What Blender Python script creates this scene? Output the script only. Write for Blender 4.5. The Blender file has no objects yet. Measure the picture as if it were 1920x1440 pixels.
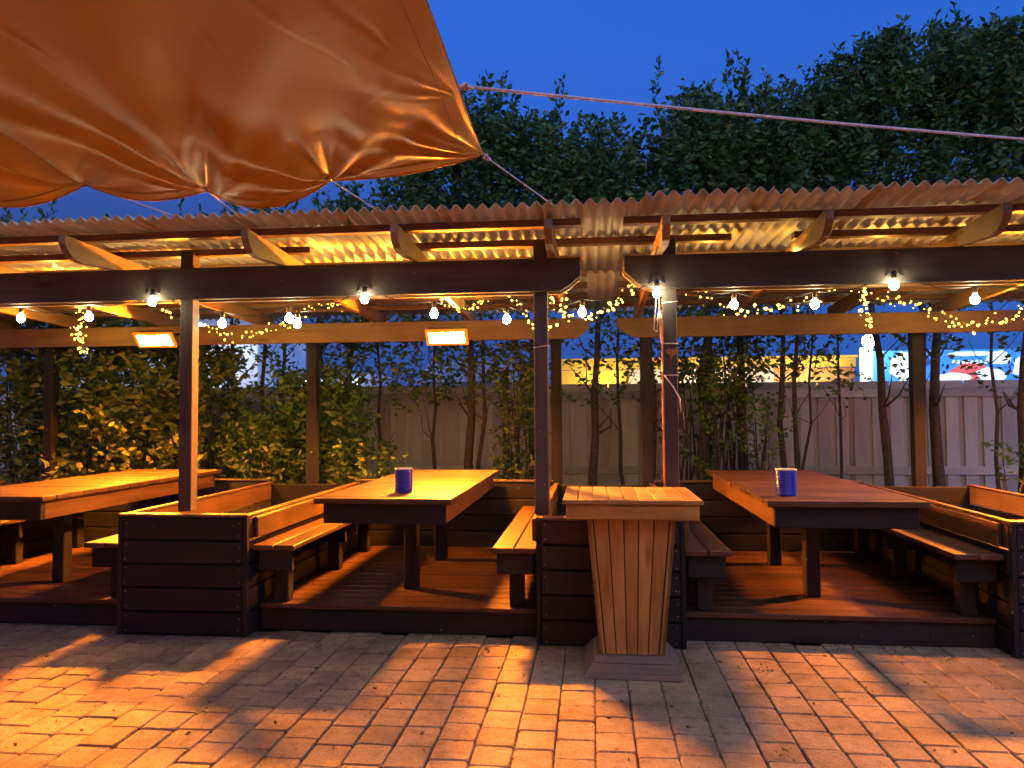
import bpy, math, random
import numpy as np
from mathutils import Matrix, Vector

random.seed(7); RNG = np.random.default_rng(7)
scene = bpy.context.scene
COL = scene.collection

# ------------------------------------------------------------------ camera
YAW, PITCH, ROLL = math.radians(6.1), math.radians(2.25), math.radians(-0.35)
fwd = Vector((-math.sin(YAW)*math.cos(PITCH), math.cos(YAW)*math.cos(PITCH), math.sin(PITCH)))
r0 = Vector((math.cos(YAW), math.sin(YAW), 0)); u0 = r0.cross(fwd)
rt = r0*math.cos(ROLL) + u0*math.sin(ROLL); up = -r0*math.sin(ROLL) + u0*math.cos(ROLL)
cam = bpy.data.cameras.new('camera'); camo = bpy.data.objects.new('camera', cam); COL.objects.link(camo)
camo.matrix_world = Matrix(((rt.x, up.x, -fwd.x, 0), (rt.y, up.y, -fwd.y, 0), (rt.z, up.z, -fwd.z, 1.5), (0, 0, 0, 1)))
cam.sensor_width = 36; cam.lens = 36*1400/1920; cam.clip_start = .05; cam.clip_end = 2000
scene.camera = camo

# ------------------------------------------------------------------ world, light, exposure
SUN_EL, SUN_ROT = -3.2, 150.0
world = bpy.data.worlds.new('World'); scene.world = world; world.use_nodes = True
wn = world.node_tree.nodes; wl = world.node_tree.links
bg = wn['Background']
sky = wn.new('ShaderNodeTexSky'); sky.sky_type = 'NISHITA'; sky.sun_disc = False
sky.sun_elevation = math.radians(SUN_EL); sky.sun_rotation = math.radians(SUN_ROT)
sky.air_density = 1.0; sky.dust_density = .3; sky.ozone_density = 4.0
tint = wn.new('ShaderNodeMix'); tint.data_type = 'RGBA'; tint.blend_type = 'MULTIPLY'
tint.inputs[0].default_value = 1.0; tint.inputs[7].default_value = (.26, 1.28, 1.32, 1)
wtc = wn.new('ShaderNodeTexCoord'); wmx = wn.new('ShaderNodeVectorMath'); wmx.operation = 'MAXIMUM'; wmx.inputs[1].default_value = (-1, -1, .24)
wl.new(wtc.outputs['Generated'], wmx.inputs[0]); wl.new(wmx.outputs[0], sky.inputs[0])      # the haze-free dusk blue carries on down to the horizon
wl.new(sky.outputs[0], tint.inputs[6]); wl.new(tint.outputs[2], bg.inputs[0])
bg.inputs[1].default_value = 11.0

fill_sun = bpy.data.lights.new('fill_sun', 'SUN'); fill_suno = bpy.data.objects.new('fill_sun', fill_sun); COL.objects.link(fill_suno)
fill_sun.energy = .98; fill_sun.angle = math.radians(60); fill_sun.color = (1.0, .86, .56)
fill_suno.rotation_euler = (math.radians(42), 0, math.radians(14))     # warm fill from behind the camera, added to offset the blue sky light

vs = scene.view_settings; vs.view_transform = 'Standard'; vs.look = 'None'; vs.exposure = 0; vs.gamma = 1
vs.use_curve_mapping = False
scene.render.engine = 'CYCLES'
cy = scene.cycles; cy.use_denoising = True; cy.use_light_tree = True; cy.max_bounces = 5
cy.diffuse_bounces = 3; cy.glossy_bounces = 3; cy.transmission_bounces = 5; cy.transparent_max_bounces = 8
cy.sample_clamp_indirect = 6.0; cy.caustics_reflective = False; cy.caustics_refractive = False
try: cy.denoiser = 'OPENIMAGEDENOISE'
except Exception: pass

HEAT = (1.0, .25, .013)        # colour of the infrared heaters
HEAT_POWER = 8600
BULB_COL, BULB_POWER = (1.0, .80, .47), 200
LED_COL, LED_POWER = (1.0, .60, .11), .42

# ------------------------------------------------------------------ materials
def new_mat(name):
    m = bpy.data.materials.new(name); m.use_nodes = True
    nt = m.node_tree; b = nt.nodes['Principled BSDF']
    return m, nt, nt.nodes, nt.links, b

def ramp(nodes, stops):
    r = nodes.new('ShaderNodeValToRGB'); e = r.color_ramp.elements
    while len(e) < len(stops): e.new(.5)
    for i, (p, c) in enumerate(stops): e[i].position = p; e[i].color = (*c, 1)
    return r

def wood(name, dark, light, axis, rough=.55, knots=True, island=False, specks=.0, bump=.25, spec=.35):
    m, nt, n, l, b = new_mat(name)
    tc = n.new('ShaderNodeTexCoord'); oi = n.new('ShaderNodeObjectInfo')
    off = n.new('ShaderNodeVectorMath'); off.operation = 'MULTIPLY_ADD'
    comb = n.new('ShaderNodeCombineXYZ')
    for i in range(3): l.new(oi.outputs['Random'], comb.inputs[i])
    l.new(comb.outputs[0], off.inputs[0]); off.inputs[1].default_value = (37.1, 53.7, 91.3); l.new(tc.outputs['Object'], off.inputs[2])
    mp = n.new('ShaderNodeMapping'); sc = [26, 26, 26]; sc[axis] = 1.5; mp.inputs['Scale'].default_value = sc
    l.new(off.outputs[0], mp.inputs[0])
    nz = n.new('ShaderNodeTexNoise'); nz.inputs['Scale'].default_value = 1.0; nz.inputs['Detail'].default_value = 7; nz.inputs['Roughness'].default_value = .62; nz.inputs['Distortion'].default_value = .35
    l.new(mp.outputs[0], nz.inputs['Vector'])
    big = n.new('ShaderNodeTexNoise'); big.inputs['Scale'].default_value = 3.2; big.inputs['Detail'].default_value = 4
    l.new(off.outputs[0], big.inputs['Vector'])
    mx = n.new('ShaderNodeMath'); mx.operation = 'MULTIPLY_ADD'; mx.inputs[1].default_value = .55
    l.new(big.outputs[0], mx.inputs[0])
    hf = n.new('ShaderNodeMath'); hf.operation = 'MULTIPLY_ADD'; hf.inputs[1].default_value = .6; hf.inputs[2].default_value = -.08
    l.new(nz.outputs[0], hf.inputs[0]); l.new(hf.outputs[0], mx.inputs[2])
    rp = ramp(n, [(.28, dark), (.72, light)]); l.new(mx.outputs[0], rp.inputs[0])
    col = rp.outputs[0]
    # every board its own shade
    hsv = n.new('ShaderNodeHueSaturation'); mr = n.new('ShaderNodeMapRange')
    mr.inputs[3].default_value = .72; mr.inputs[4].default_value = 1.28
    if island:
        ge = n.new('ShaderNodeNewGeometry'); l.new(ge.outputs['Random Per Island'], mr.inputs[0])
    else: l.new(oi.outputs['Random'], mr.inputs[0])
    l.new(mr.outputs[0], hsv.inputs['Value']); l.new(col, hsv.inputs['Color']); col = hsv.outputs[0]
    if knots:
        mk = n.new('ShaderNodeMapping'); ks = [9, 9, 9]; ks[axis] = 2.6; mk.inputs['Scale'].default_value = ks
        l.new(off.outputs[0], mk.inputs[0])
        vo = n.new('ShaderNodeTexVoronoi'); vo.inputs['Scale'].default_value = .55; l.new(mk.outputs[0], vo.inputs['Vector'])
        kr = ramp(n, [(.05, (1, 1, 1)), (.17, (0, 0, 0))]); l.new(vo.outputs['Distance'], kr.inputs[0])
        km = n.new('ShaderNodeMix'); km.data_type = 'RGBA'; kf = n.new('ShaderNodeMath'); kf.operation = 'MULTIPLY'; kf.inputs[1].default_value = .7
        l.new(kr.outputs[0], kf.inputs[0]); l.new(kf.outputs[0], km.inputs[0]); l.new(col, km.inputs[6])
        km.inputs[7].default_value = (dark[0]*.35, dark[1]*.32, dark[2]*.3, 1); col = km.outputs[2]
    if specks > 0:
        sp = n.new('ShaderNodeTexVoronoi'); sp.inputs['Scale'].default_value = 9; l.new(off.outputs[0], sp.inputs['Vector'])
        sr = ramp(n, [(.0, (1, 1, 1)), (.035, (1, 1, 1)), (.045, (0, 0, 0))]); l.new(sp.outputs['Distance'], sr.inputs[0])
        sm = n.new('ShaderNodeMix'); sm.data_type = 'RGBA'; l.new(sr.outputs[0], sm.inputs[0]); l.new(col, sm.inputs[6])
        sm.inputs[7].default_value = (specks, specks*.9, specks*.8, 1); col = sm.outputs[2]
    l.new(col, b.inputs['Base Color'])
    rr = n.new('ShaderNodeMapRange'); rr.inputs[3].default_value = rough-.13; rr.inputs[4].default_value = rough+.15
    l.new(nz.outputs[0], rr.inputs[0]); l.new(rr.outputs[0], b.inputs['Roughness'])
    b.inputs['Specular IOR Level'].default_value = spec
    bp = n.new('ShaderNodeBump'); bp.inputs['Strength'].default_value = bump; bp.inputs['Distance'].default_value = .004
    l.new(nz.outputs[0], bp.inputs['Height']); l.new(bp.outputs[0], b.inputs['Normal'])
    return m

def wood3(name, dark, light, **k): return [wood(name + '_' + a, dark, light, i, **k) for i, a in enumerate('xyz')]

W_DARK = wood3('stained_dark', (.014, .0145, .015), (.029, .0295, .030), rough=.62, knots=False, specks=.35, spec=.14)
W_BEAM = wood3('stained_beam', (.036, .034, .032), (.092, .084, .074), rough=.65, specks=.30, spec=.15)
W_SEAT = wood3('worn_stain', (.026, .014, .008), (.112, .064, .036), rough=.45)
W_TABLE = wood3('worn_table', (.020, .0105, .0045), (.092, .056, .026), rough=.36)
W_DECK = wood3('deck_stain', (.022, .011, .008), (.098, .050, .033), rough=.42, specks=.35)
W_PINE = wood3('raw_pine', (.20, .115, .050), (.40, .245, .115), rough=.55)
W_PODIUM = wood3('podium_pine', (.17, .082, .018), (.46, .285, .082), rough=.48)
W_GREY = wood3('weathered_grey', (.10, .082, .070), (.20, .165, .14), rough=.75)
W_FENCE = wood3('painted_fence', (.42, .39, .345), (.58, .545, .49), rough=.8, knots=False, bump=.15)
W_PURLIN = wood3('purlin', (.075, .042, .026), (.18, .10, .055), rough=.6)
W_RAFTER = wood3('rafter', (.115, .066, .030), (.24, .145, .062), rough=.55)

def simple(name, col, rough=.5, metal=0., emit=None, strength=0., noise=0., nscale=20., bump=0., trans=0.):
    m, nt, n, l, b = new_mat(name)
    b.inputs['Base Color'].default_value = (*col, 1); b.inputs['Roughness'].default_value = rough; b.inputs['Metallic'].default_value = metal
    if noise or bump:
        tc = n.new('ShaderNodeTexCoord'); nz = n.new('ShaderNodeTexNoise'); nz.inputs['Scale'].default_value = nscale; nz.inputs['Detail'].default_value = 6
        l.new(tc.outputs['Object'], nz.inputs['Vector'])
        if noise:
            rp = ramp(n, [(.3, tuple(c*(1-noise) for c in col)), (.7, tuple(min(1, c*(1+noise)) for c in col))]); l.new(nz.outputs[0], rp.inputs[0]); l.new(rp.outputs[0], b.inputs['Base Color'])
        if bump:
            bp = n.new('ShaderNodeBump'); bp.inputs['Strength'].default_value = bump; bp.inputs['Distance'].default_value = .01
            l.new(nz.outputs[0], bp.inputs['Height']); l.new(bp.outputs[0], b.inputs['Normal'])
    if emit: b.inputs['Emission Color'].default_value = (*emit, 1); b.inputs['Emission Strength'].default_value = strength
    return m

def leaf_mat(name, c0, c1, c2=None, rough=.42, transl=.25):
    m, nt, n, l, b = new_mat(name)
    ge = n.new('ShaderNodeNewGeometry')
    st = [(.0, c0), (.75, c1)] + ([(.97, c2)] if c2 else [])
    rp = ramp(n, st); l.new(ge.outputs['Random Per Island'], rp.inputs[0])
    l.new(rp.outputs[0], b.inputs['Base Color']); b.inputs['Roughness'].default_value = rough
    b.inputs['Specular IOR Level'].default_value = .35
    tr = n.new('ShaderNodeBsdfTranslucent'); l.new(rp.outputs[0], tr.inputs[0])
    mx = n.new('ShaderNodeMixShader'); mx.inputs[0].default_value = transl
    l.new(b.outputs[0], mx.inputs[1]); l.new(tr.outputs[0], mx.inputs[2]); l.new(mx.outputs[0], n['Material Output'].inputs[0])
    return m

L_TREE = leaf_mat('tree_leaf', (.035, .080, .017), (.085, .155, .030), (.14, .18, .04))
L_HEDGE = leaf_mat('hedge_leaf', (.075, .125, .018), (.19, .25, .04), (.32, .30, .05))
L_SHRUB = leaf_mat('shrub_leaf', (.065, .145, .02), (.16, .28, .04), (.28, .31, .05))
L_TREE_LIT = leaf_mat('low_tree_leaf_lit', (.05, .10, .018), (.12, .19, .035), (.22, .22, .05))  # lighter, yellower tree leaf: lamp light on low leaves put into the colour
L_DRY = leaf_mat('fallen_leaf', (.10, .06, .02), (.22, .13, .05), (.30, .22, .08), rough=.8)
M_BARK = simple('bark', (.062, .047, .035), .85, noise=.5, nscale=30, bump=.8)
M_SOIL = simple('soil', (.035, .027, .02), .95, noise=.5, nscale=12, bump=.8)
M_BLACK = simple('black_plastic', (.015, .015, .016), .4)
M_STEEL = simple('heater_steel', (.32, .31, .30), .35, .9)
M_WIRE = simple('dark_wire', (.02, .022, .018), .5)
M_TIE = simple('pale_tie', (.55, .50, .45), .5)
M_ORANGE_CORD = simple('orange_cord', (.65, .20, .04), .5)
M_ROPE = simple('rope', (.62, .50, .50), .8, noise=.25, nscale=60)
M_ROPE_T = simple('tan_rope', (.42, .22, .14), .8, noise=.25, nscale=60)
M_HEAT = simple('heater_glow', (.8, .3, .1), .5, emit=HEAT, strength=HEAT_POWER)
M_HALO = simple('heater_halo', (.6, .2, .05), .4, emit=(1.0, .13, .003), strength=2.0)  # orange glow given to a rim to stand for the heater's glare halo
M_HALO.cycles.emission_sampling = 'NONE'
M_BULB = simple('bulb_glow', (.9, .85, .8), .3, emit=BULB_COL, strength=BULB_POWER)
M_LED = simple('fairy_led', (.9, .7, .3), .3, emit=(1.0, .52, .055), strength=10)
M_LED.cycles.emission_sampling = 'NONE'

# ------------------------------------------------------------------ helpers
def wloc(o):
    v = Vector((0, 0, 0))
    while o is not None: v += o.location; o = o.parent
    return v

def link(name, me, loc=(0, 0, 0), parent=None):
    o = bpy.data.objects.new(name, me); COL.objects.link(o)
    if parent is not None:
        o.parent = parent; o.location = Vector(loc) - wloc(parent)
    else: o.location = loc
    return o

def thing(name, label, cat, loc=(0, 0, 0), group=None):
    o = link(name, None, loc); o['label'] = label; o['category'] = cat
    if group: o['group'] = group
    return o

def tag(o, label, cat, group=None):
    o['label'] = label; o['category'] = cat
    if group: o['group'] = group
    return o

def structure(o): o['kind'] = 'structure'; return o

def mesh(name, verts, faces, mat, smooth=False):
    me = bpy.data.meshes.new(name); me.from_pydata([tuple(map(float, v)) for v in verts], [], faces); me.update()
    if mat is not None: me.materials.append(mat)
    if smooth: me.shade_smooth()
    return me

_boxes = {}
def box_mesh(dx, dy, dz, mat, bev=.004):
    key = (round(dx, 4), round(dy, 4), round(dz, 4), mat.name, bev)
    if key in _boxes: return _boxes[key]
    h = (dx/2, dy/2, dz/2); b = min(bev, min(h)*.45)
    V = []; idx = {}
    for sx in (-1, 1):
        for sy in (-1, 1):
            for sz in (-1, 1):
                s = (sx, sy, sz)
                for ax in range(3):
                    v = [s[k]*(h[k] - (0 if k == ax else b)) for k in range(3)]
                    idx[(s, ax)] = len(V); V.append(v)
    F = []
    S = (-1, 1)
    for ax in range(3):
        o1, o2 = [k for k in range(3) if k != ax]
        for s in S:
            q = []
            for a, c in ((-1, -1), (1, -1), (1, 1), (-1, 1)):
                t = [0, 0, 0]; t[ax] = s; t[o1] = a; t[o2] = c; q.append(idx[(tuple(t), ax)])
            F.append(q)
        for a in S:
            for c in S:
                t0 = [0, 0, 0]; t0[o1] = a; t0[o2] = c; t1 = list(t0); t0[ax] = -1; t1[ax] = 1
                F.append([idx[(tuple(t0), o1)], idx[(tuple(t1), o1)], idx[(tuple(t1), o2)], idx[(tuple(t0), o2)]])
    for sx in S:
        for sy in S:
            for sz in S: F.append([idx[((sx, sy, sz), k)] for k in range(3)])
    P = np.array(V); out = []
    for f in F:
        c = P[f].mean(0); nn = np.cross(P[f[1]] - P[f[0]], P[f[2]] - P[f[0]])
        out.append(f if nn @ c > 0 else f[::-1])
    me = mesh('board', V, out, mat); _boxes[key] = me
    return me

def pick(mats, dims):
    if not isinstance(mats, list): return mats
    return mats[int(np.argmax(dims))]

def box(name, x0, x1, y0, y1, z0, z1, mats, parent=None, bev=.004, rot=None):
    d = (x1-x0, y1-y0, z1-z0)
    o = link(name, box_mesh(*d, pick(mats, d), bev), ((x0+x1)/2, (y0+y1)/2, (z0+z1)/2), parent)
    if rot: o.rotation_euler = rot
    elif name in JIT:
        j = JIT[name]; o.rotation_euler = (random.uniform(-j, j)*.5, random.uniform(-j, j), random.uniform(-j, j)*.5)
    return o
JIT = {'fence_board': .0035, 'front_board': .0022, 'top_plank': .0015, 'seat_plank': .0012, 'deck_board': .0008, 'top_slat': .003, 'top_board': .004, 'fence_post': .006}

def prism(name, prof, axis, t0, t1, mats, parent=None, grain=None, bev=.003):
    """profile polygon (2D) extruded along axis between t0 and t1; origin at the profile's centre"""
    prof = np.array(prof, float); n = len(prof)
    c = (prof.min(0) + prof.max(0))/2; tc = (t0+t1)/2; h = (t1-t0)/2
    def P(p, t):
        if axis == 0: return (t, p[0], p[1])
        if axis == 1: return (p[0], t, p[1])
        return (p[0], p[1], t)
    V = [P(p-c, -h) for p in prof] + [P(p-c, h) for p in prof]
    F = [list(range(n)), list(range(n, 2*n))[::-1]] + [[i, (i+1) % n, n+(i+1) % n, n+i][::-1] for i in range(n)]
    area = sum(prof[i][0]*prof[(i+1) % n][1] - prof[(i+1) % n][0]*prof[i][1] for i in range(n))
    flip = (area > 0)
    if axis == 1: flip = not flip
    if flip: F = [f[::-1] for f in F]
    d = np.array(V).max(0) - np.array(V).min(0)
    mat = mats[grain if grain is not None else int(np.argmax(d))] if isinstance(mats, list) else mats
    me = mesh(name, V, F, mat)
    loc = P(c, tc)
    o = link(name, me, loc, parent)
    if bev:
        md = o.modifiers.new('bevel', 'BEVEL'); md.width = bev; md.segments = 1; md.limit_method = 'ANGLE'
    return o

def tube_data(path, radii, sides=7, closed=False):
    path = np.array(path, float); n = len(path)
    if np.isscalar(radii): radii = [radii]*n
    V = []; F = []
    prev = None
    for i in range(n):
        a = path[max(i-1, 0)]; b = path[min(i+1, n-1)]
        t = b-a; t = t/(np.linalg.norm(t)+1e-9)
        if prev is None:
            r = np.array([1., 0, 0]) if abs(t[0]) < .8 else np.array([0, 1., 0])
        else: r = prev
        r = r - t*(r @ t); r /= np.linalg.norm(r)+1e-9; prev = r
        s = np.cross(t, r)
        for k in range(sides):
            an = 2*math.pi*k/sides
            V.append(path[i] + radii[i]*(math.cos(an)*r + math.sin(an)*s))
    for i in range(n-1):
        for k in range(sides):
            k2 = (k+1) % sides
            F.append([i*sides+k, i*sides+k2, (i+1)*sides+k2, (i+1)*sides+k])
    F.append(list(range(sides))[::-1]); F.append([(n-1)*sides+k for k in range(sides)])
    return V, F

def tubes(name, items, mat, parent=None, loc=(0, 0, 0), sides=7):
    V = []; F = []
    for path, rad in items:
        v, f = tube_data(path, rad, sides); o = len(V)
        V += [np.array(p) - np.array(loc) for p in v]; F += [[i+o for i in q] for q in f]
    return link(name, mesh(name, V, F, mat, True), loc, parent)

def lathe(name, prof, mat, loc, parent=None, seg=24, smooth=True):
    V = []; F = []; n = len(prof)
    for i in range(seg):
        a = 2*math.pi*i/seg
        for r, z in prof: V.append((r*math.cos(a), r*math.sin(a), z))
    for i in range(seg):
        j = (i+1) % seg
        for k in range(n-1):
            F.append([i*n+k, j*n+k, j*n+k+1, i*n+k+1])
    me = mesh(name, V, F, mat, smooth)
    return link(name, me, loc, parent)

def leaves_mesh(name, pts, dirs, size, mat, jitter=.45, wide=.5):
    """folded rhombic leaves, two triangles each"""
    N = len(pts); pts = np.asarray(pts, float)
    d = np.asarray(dirs, float) + RNG.normal(0, jitter, (N, 3)); d /= np.linalg.norm(d, axis=1, keepdims=True)+1e-9
    r = RNG.normal(0, 1, (N, 3)); r[:, 2] *= .5
    s = np.cross(d, r); s /= np.linalg.norm(s, axis=1, keepdims=True)+1e-9
    nn = np.cross(s, d)
    L = size*RNG.uniform(.45, 1.45, (N, 1)); W = L*wide*RNG.uniform(.8, 1.2, (N, 1))
    base = pts; mid = pts + d*L*.48
    V = np.stack([base, mid + s*W*.5 + nn*W*.16, pts + d*L - nn*L*.08, mid - s*W*.5 + nn*W*.16], 1).reshape(-1, 3)
    me = bpy.data.meshes.new(name); me.vertices.add(4*N); me.vertices.foreach_set('co', V.astype(np.float32).ravel())
    i = np.arange(N)*4
    tri = np.stack([i, i+1, i+2, i, i+2, i+3], 1).reshape(-1)
    me.loops.add(6*N); me.loops.foreach_set('vertex_index', tri.astype(np.int32))
    me.polygons.add(2*N); me.polygons.foreach_set('loop_start', (np.arange(2*N)*3).astype(np.int32))
    me.update(calc_edges=True); me.validate(); me.materials.append(mat)
    return me

# ------------------------------------------------------------------ ground and paving
g = structure(link('ground', mesh('ground', [(-600, -600, -.09), (600, -600, -.09), (600, 900, -.09), (-600, 900, -.09)], [[0, 1, 2, 3]],
    simple('earth', (.06, .055, .05), .95, noise=.3, nscale=.4))))

def paver_material():
    m, nt, n, l, b = new_mat('concrete_paver')
    tc = n.new('ShaderNodeTexCoord'); oi = n.new('ShaderNodeObjectInfo'); ge = n.new('ShaderNodeNewGeometry')
    ad = n.new('ShaderNodeMath'); ad.operation = 'ADD'; l.new(oi.outputs['Random'], ad.inputs[0]); l.new(ge.outputs['Random Per Island'], ad.inputs[1])
    fr = n.new('ShaderNodeMath'); fr.operation = 'FRACT'; l.new(ad.outputs[0], fr.inputs[0])
    rp = ramp(n, [(0, (.19, .165, .128)), (.3, (.255, .216, .162)), (.6, (.30, .245, .172)), (.85, (.23, .205, .168)), (1, (.29, .235, .185))]); l.new(fr.outputs[0], rp.inputs[0])
    nz = n.new('ShaderNodeTexNoise'); nz.inputs['Scale'].default_value = 14; nz.inputs['Detail'].default_value = 9; nz.inputs['Roughness'].default_value = .65
    l.new(ge.outputs['Position'], nz.inputs['Vector'])
    fi = n.new('ShaderNodeTexNoise'); fi.inputs['Scale'].default_value = 95; fi.inputs['Detail'].default_value = 4; l.new(ge.outputs['Position'], fi.inputs['Vector'])
    r2 = ramp(n, [(.28, (.58, .56, .55)), (.5, (1, 1, 1)), (.75, (1.18, 1.14, 1.1))]); l.new(nz.outputs[0], r2.inputs[0])
    mx = n.new('ShaderNodeMix'); mx.data_type = 'RGBA'; mx.blend_type = 'MULTIPLY'; mx.inputs[0].default_value = 1
    l.new(rp.outputs[0], mx.inputs[6]); l.new(r2.outputs[0], mx.inputs[7])
    # stains and grit of their own shape
    st = n.new('ShaderNodeTexVoronoi'); st.inputs['Scale'].default_value = 11; l.new(ge.outputs['Position'], st.inputs['Vector'])
    sr = ramp(n, [(.0, (.25, .22, .2)), (.05, (.3, .27, .24)), (.075, (1, 1, 1))]); l.new(st.outputs['Distance'], sr.inputs[0])
    m2 = n.new('ShaderNodeMix'); m2.data_type = 'RGBA'; m2.blend_type = 'MULTIPLY'; m2.inputs[0].default_value = .9
    l.new(mx.outputs[2], m2.inputs[6]); l.new(sr.outputs[0], m2.inputs[7])
    gr = ramp(n, [(.30, (.62, .60, .58)), (.48, (1, 1, 1)), (.62, (1.05, 1.04, 1.02)), (.75, (1.45, 1.4, 1.3))]); l.new(fi.outputs[0], gr.inputs[0])
    lg = n.new('ShaderNodeTexNoise'); lg.inputs['Scale'].default_value = 3.1; lg.inputs['Detail'].default_value = 5; l.new(ge.outputs['Position'], lg.inputs['Vector'])
    lr = ramp(n, [(.32, (.66, .64, .62)), (.55, (1.06, 1.05, 1.04))]); l.new(lg.outputs[0], lr.inputs[0])
    m3 = n.new('ShaderNodeMix'); m3.data_type = 'RGBA'; m3.blend_type = 'MULTIPLY'; m3.inputs[0].default_value = 1; l.new(m2.outputs[2], m3.inputs[6]); l.new(gr.outputs[0], m3.inputs[7])
    m4 = n.new('ShaderNodeMix'); m4.data_type = 'RGBA'; m4.blend_type = 'MULTIPLY'; m4.inputs[0].default_value = 1; l.new(m3.outputs[2], m4.inputs[6]); l.new(lr.outputs[0], m4.inputs[7])
    l.new(m4.outputs[2], b.inputs['Base Color']); b.inputs['Roughness'].default_value = .74
    b.inputs['Specular IOR Level'].default_value = .3
    sm = n.new('ShaderNodeMath'); sm.operation = 'MULTIPLY_ADD'; sm.inputs[1].default_value = .35; l.new(fi.outputs[0], sm.inputs[0]); l.new(nz.outputs[0], sm.inputs[2])
    bp = n.new('ShaderNodeBump'); bp.inputs['Strength'].default_value = .6; bp.inputs['Distance'].default_value = .010
    l.new(sm.outputs[0], bp.inputs['Height']); l.new(bp.outputs[0], b.inputs['Normal'])
    return m
M_PAVER = paver_material()
M_JOINT = simple('joint_sand', (.035, .029, .022), .95, noise=.4, nscale=40)
pave = structure(link('pavement', mesh('pavement', [(-9, -4, -.02), (7, -4, -.02), (7, 5.2, -.02), (-9, 5.2, -.02)], [[0, 1, 2, 3]], M_JOINT)))

def paver_shape(w, l, c, seed):
    r = random.Random(seed)
    def ring(ins, z, cut):
        a, b = w/2-ins, l/2-ins
        cs = [cut*r.uniform(.6, 1.7) for _ in range(4)]
        p = [(-a+cs[0], -b), (a-cs[1], -b), (a, -b+cs[1]), (a, b-cs[2]), (a-cs[2], b), (-a+cs[3], b), (-a, b-cs[3]), (-a, -b+cs[0])]
        return [(x+r.uniform(-.0012, .0012), y+r.uniform(-.0012, .0012), z) for x, y in p]
    V = ring(0, -.05, c) + ring(0, -.0055, c) + ring(.006, r.uniform(-.0005, .001), c*1.1)
    F = []
    for k in range(2):
        for i in range(8):
            j = (i+1) % 8; F.append([k*8+i, k*8+j, k*8+8+j, k*8+8+i])
    F.append(list(range(16, 24)))
    return V, F
PW = .1815
shapes = []
for s in range(14):
    ln = [.2, .2, .205, .195, .21, .2, .19, .215][s % 8]
    shapes.append((ln, paver_shape(PW-.0042, ln-.0042, .009, s)))
spots = []
for ci in range(-46, 36):
    x = (ci+.5)*PW; y = 5.22 - random.uniform(0, .2)
    while y > -2.0:
        si = random.randrange(len(shapes)); ln = shapes[si][0]
        yc = y-ln/2
        spots.append((x + random.uniform(-.002, .002), yc, random.uniform(-.0022, .0022), si, random.uniform(-.016, .016), random.uniform(-.009, .009), random.uniform(-.009, .009)))
        y -= ln
def in_frame(x, y): return y > 3.16 and y < 5.05 and -.862*y < x < .565*y
vis = sorted([s for s in spots if in_frame(s[0], s[1])], key=lambda s: s[1])[:300]
visset = set(id(s) for s in vis)
pmesh = [mesh('paver', v, f, M_PAVER) for _, (v, f) in shapes]
for s in vis:
    o = link('paver', pmesh[s[3]], (s[0], s[1], s[2]), pave); o.rotation_euler = (s[5], s[6], s[4])
V = []; F = []
for s in spots:
    if id(s) in visset: continue
    v, f = shapes[s[3]][1]; o = len(V); ca, sa = math.cos(s[4]), math.sin(s[4])
    V += [(s[0]+x*ca-y*sa, s[1]+x*sa+y*ca, s[2]+z+x*s[6]*-1+y*s[5]) for x, y, z in v]; F += [[i+o for i in q] for q in f]
po = link('paver_field', mesh('paver_field', V, F, M_PAVER), (0, 0, 0), pave); po['kind'] = 'stuff'

bed = structure(link('planting_bed', mesh('planting_bed', [(-9, 7.4, .03), (8, 7.4, .03), (8, 9.0, .03), (-9, 9.0, .03)], [[0, 1, 2, 3]], M_SOIL)))

# ------------------------------------------------------------------ decks
DZ = .19
PL = [(-6.21, -5.28), (-3.26, -2.33), (-.37, .58), (2.525, 3.46)]     # planter boxes, x ranges
BAYS = [(-5.27, -3.27, 'left bay at the picture edge, beside the hedge'), (-2.32, -.38, 'middle bay between the two dark planters'), (.59, 2.515, 'right bay behind the wooden podium')]
def deck(x0, x1, lab):
    t = thing('deck_platform', 'low dark red-brown plank deck of the ' + lab, 'deck', ((x0+x1)/2, 6.1, 0), 'raised timber decks of the booths')
    y = 5.035; w = .138
    while y < 7.26:
        box('deck_board', x0+.004, x1-.004, y, min(y+w, 7.285), DZ-.032, DZ + random.uniform(-.0015, .0015), W_DECK, t, .004)
        y += w+.006
    box('fascia', x0, x1, 5.06, 5.095, .004, DZ-.034, W_DARK, t, .004)
    box('joist_frame', x0+.02, x1-.02, 5.1, 7.26, .02, DZ-.036, W_DARK, t, .004)
for b in BAYS: deck(*b)

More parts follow.
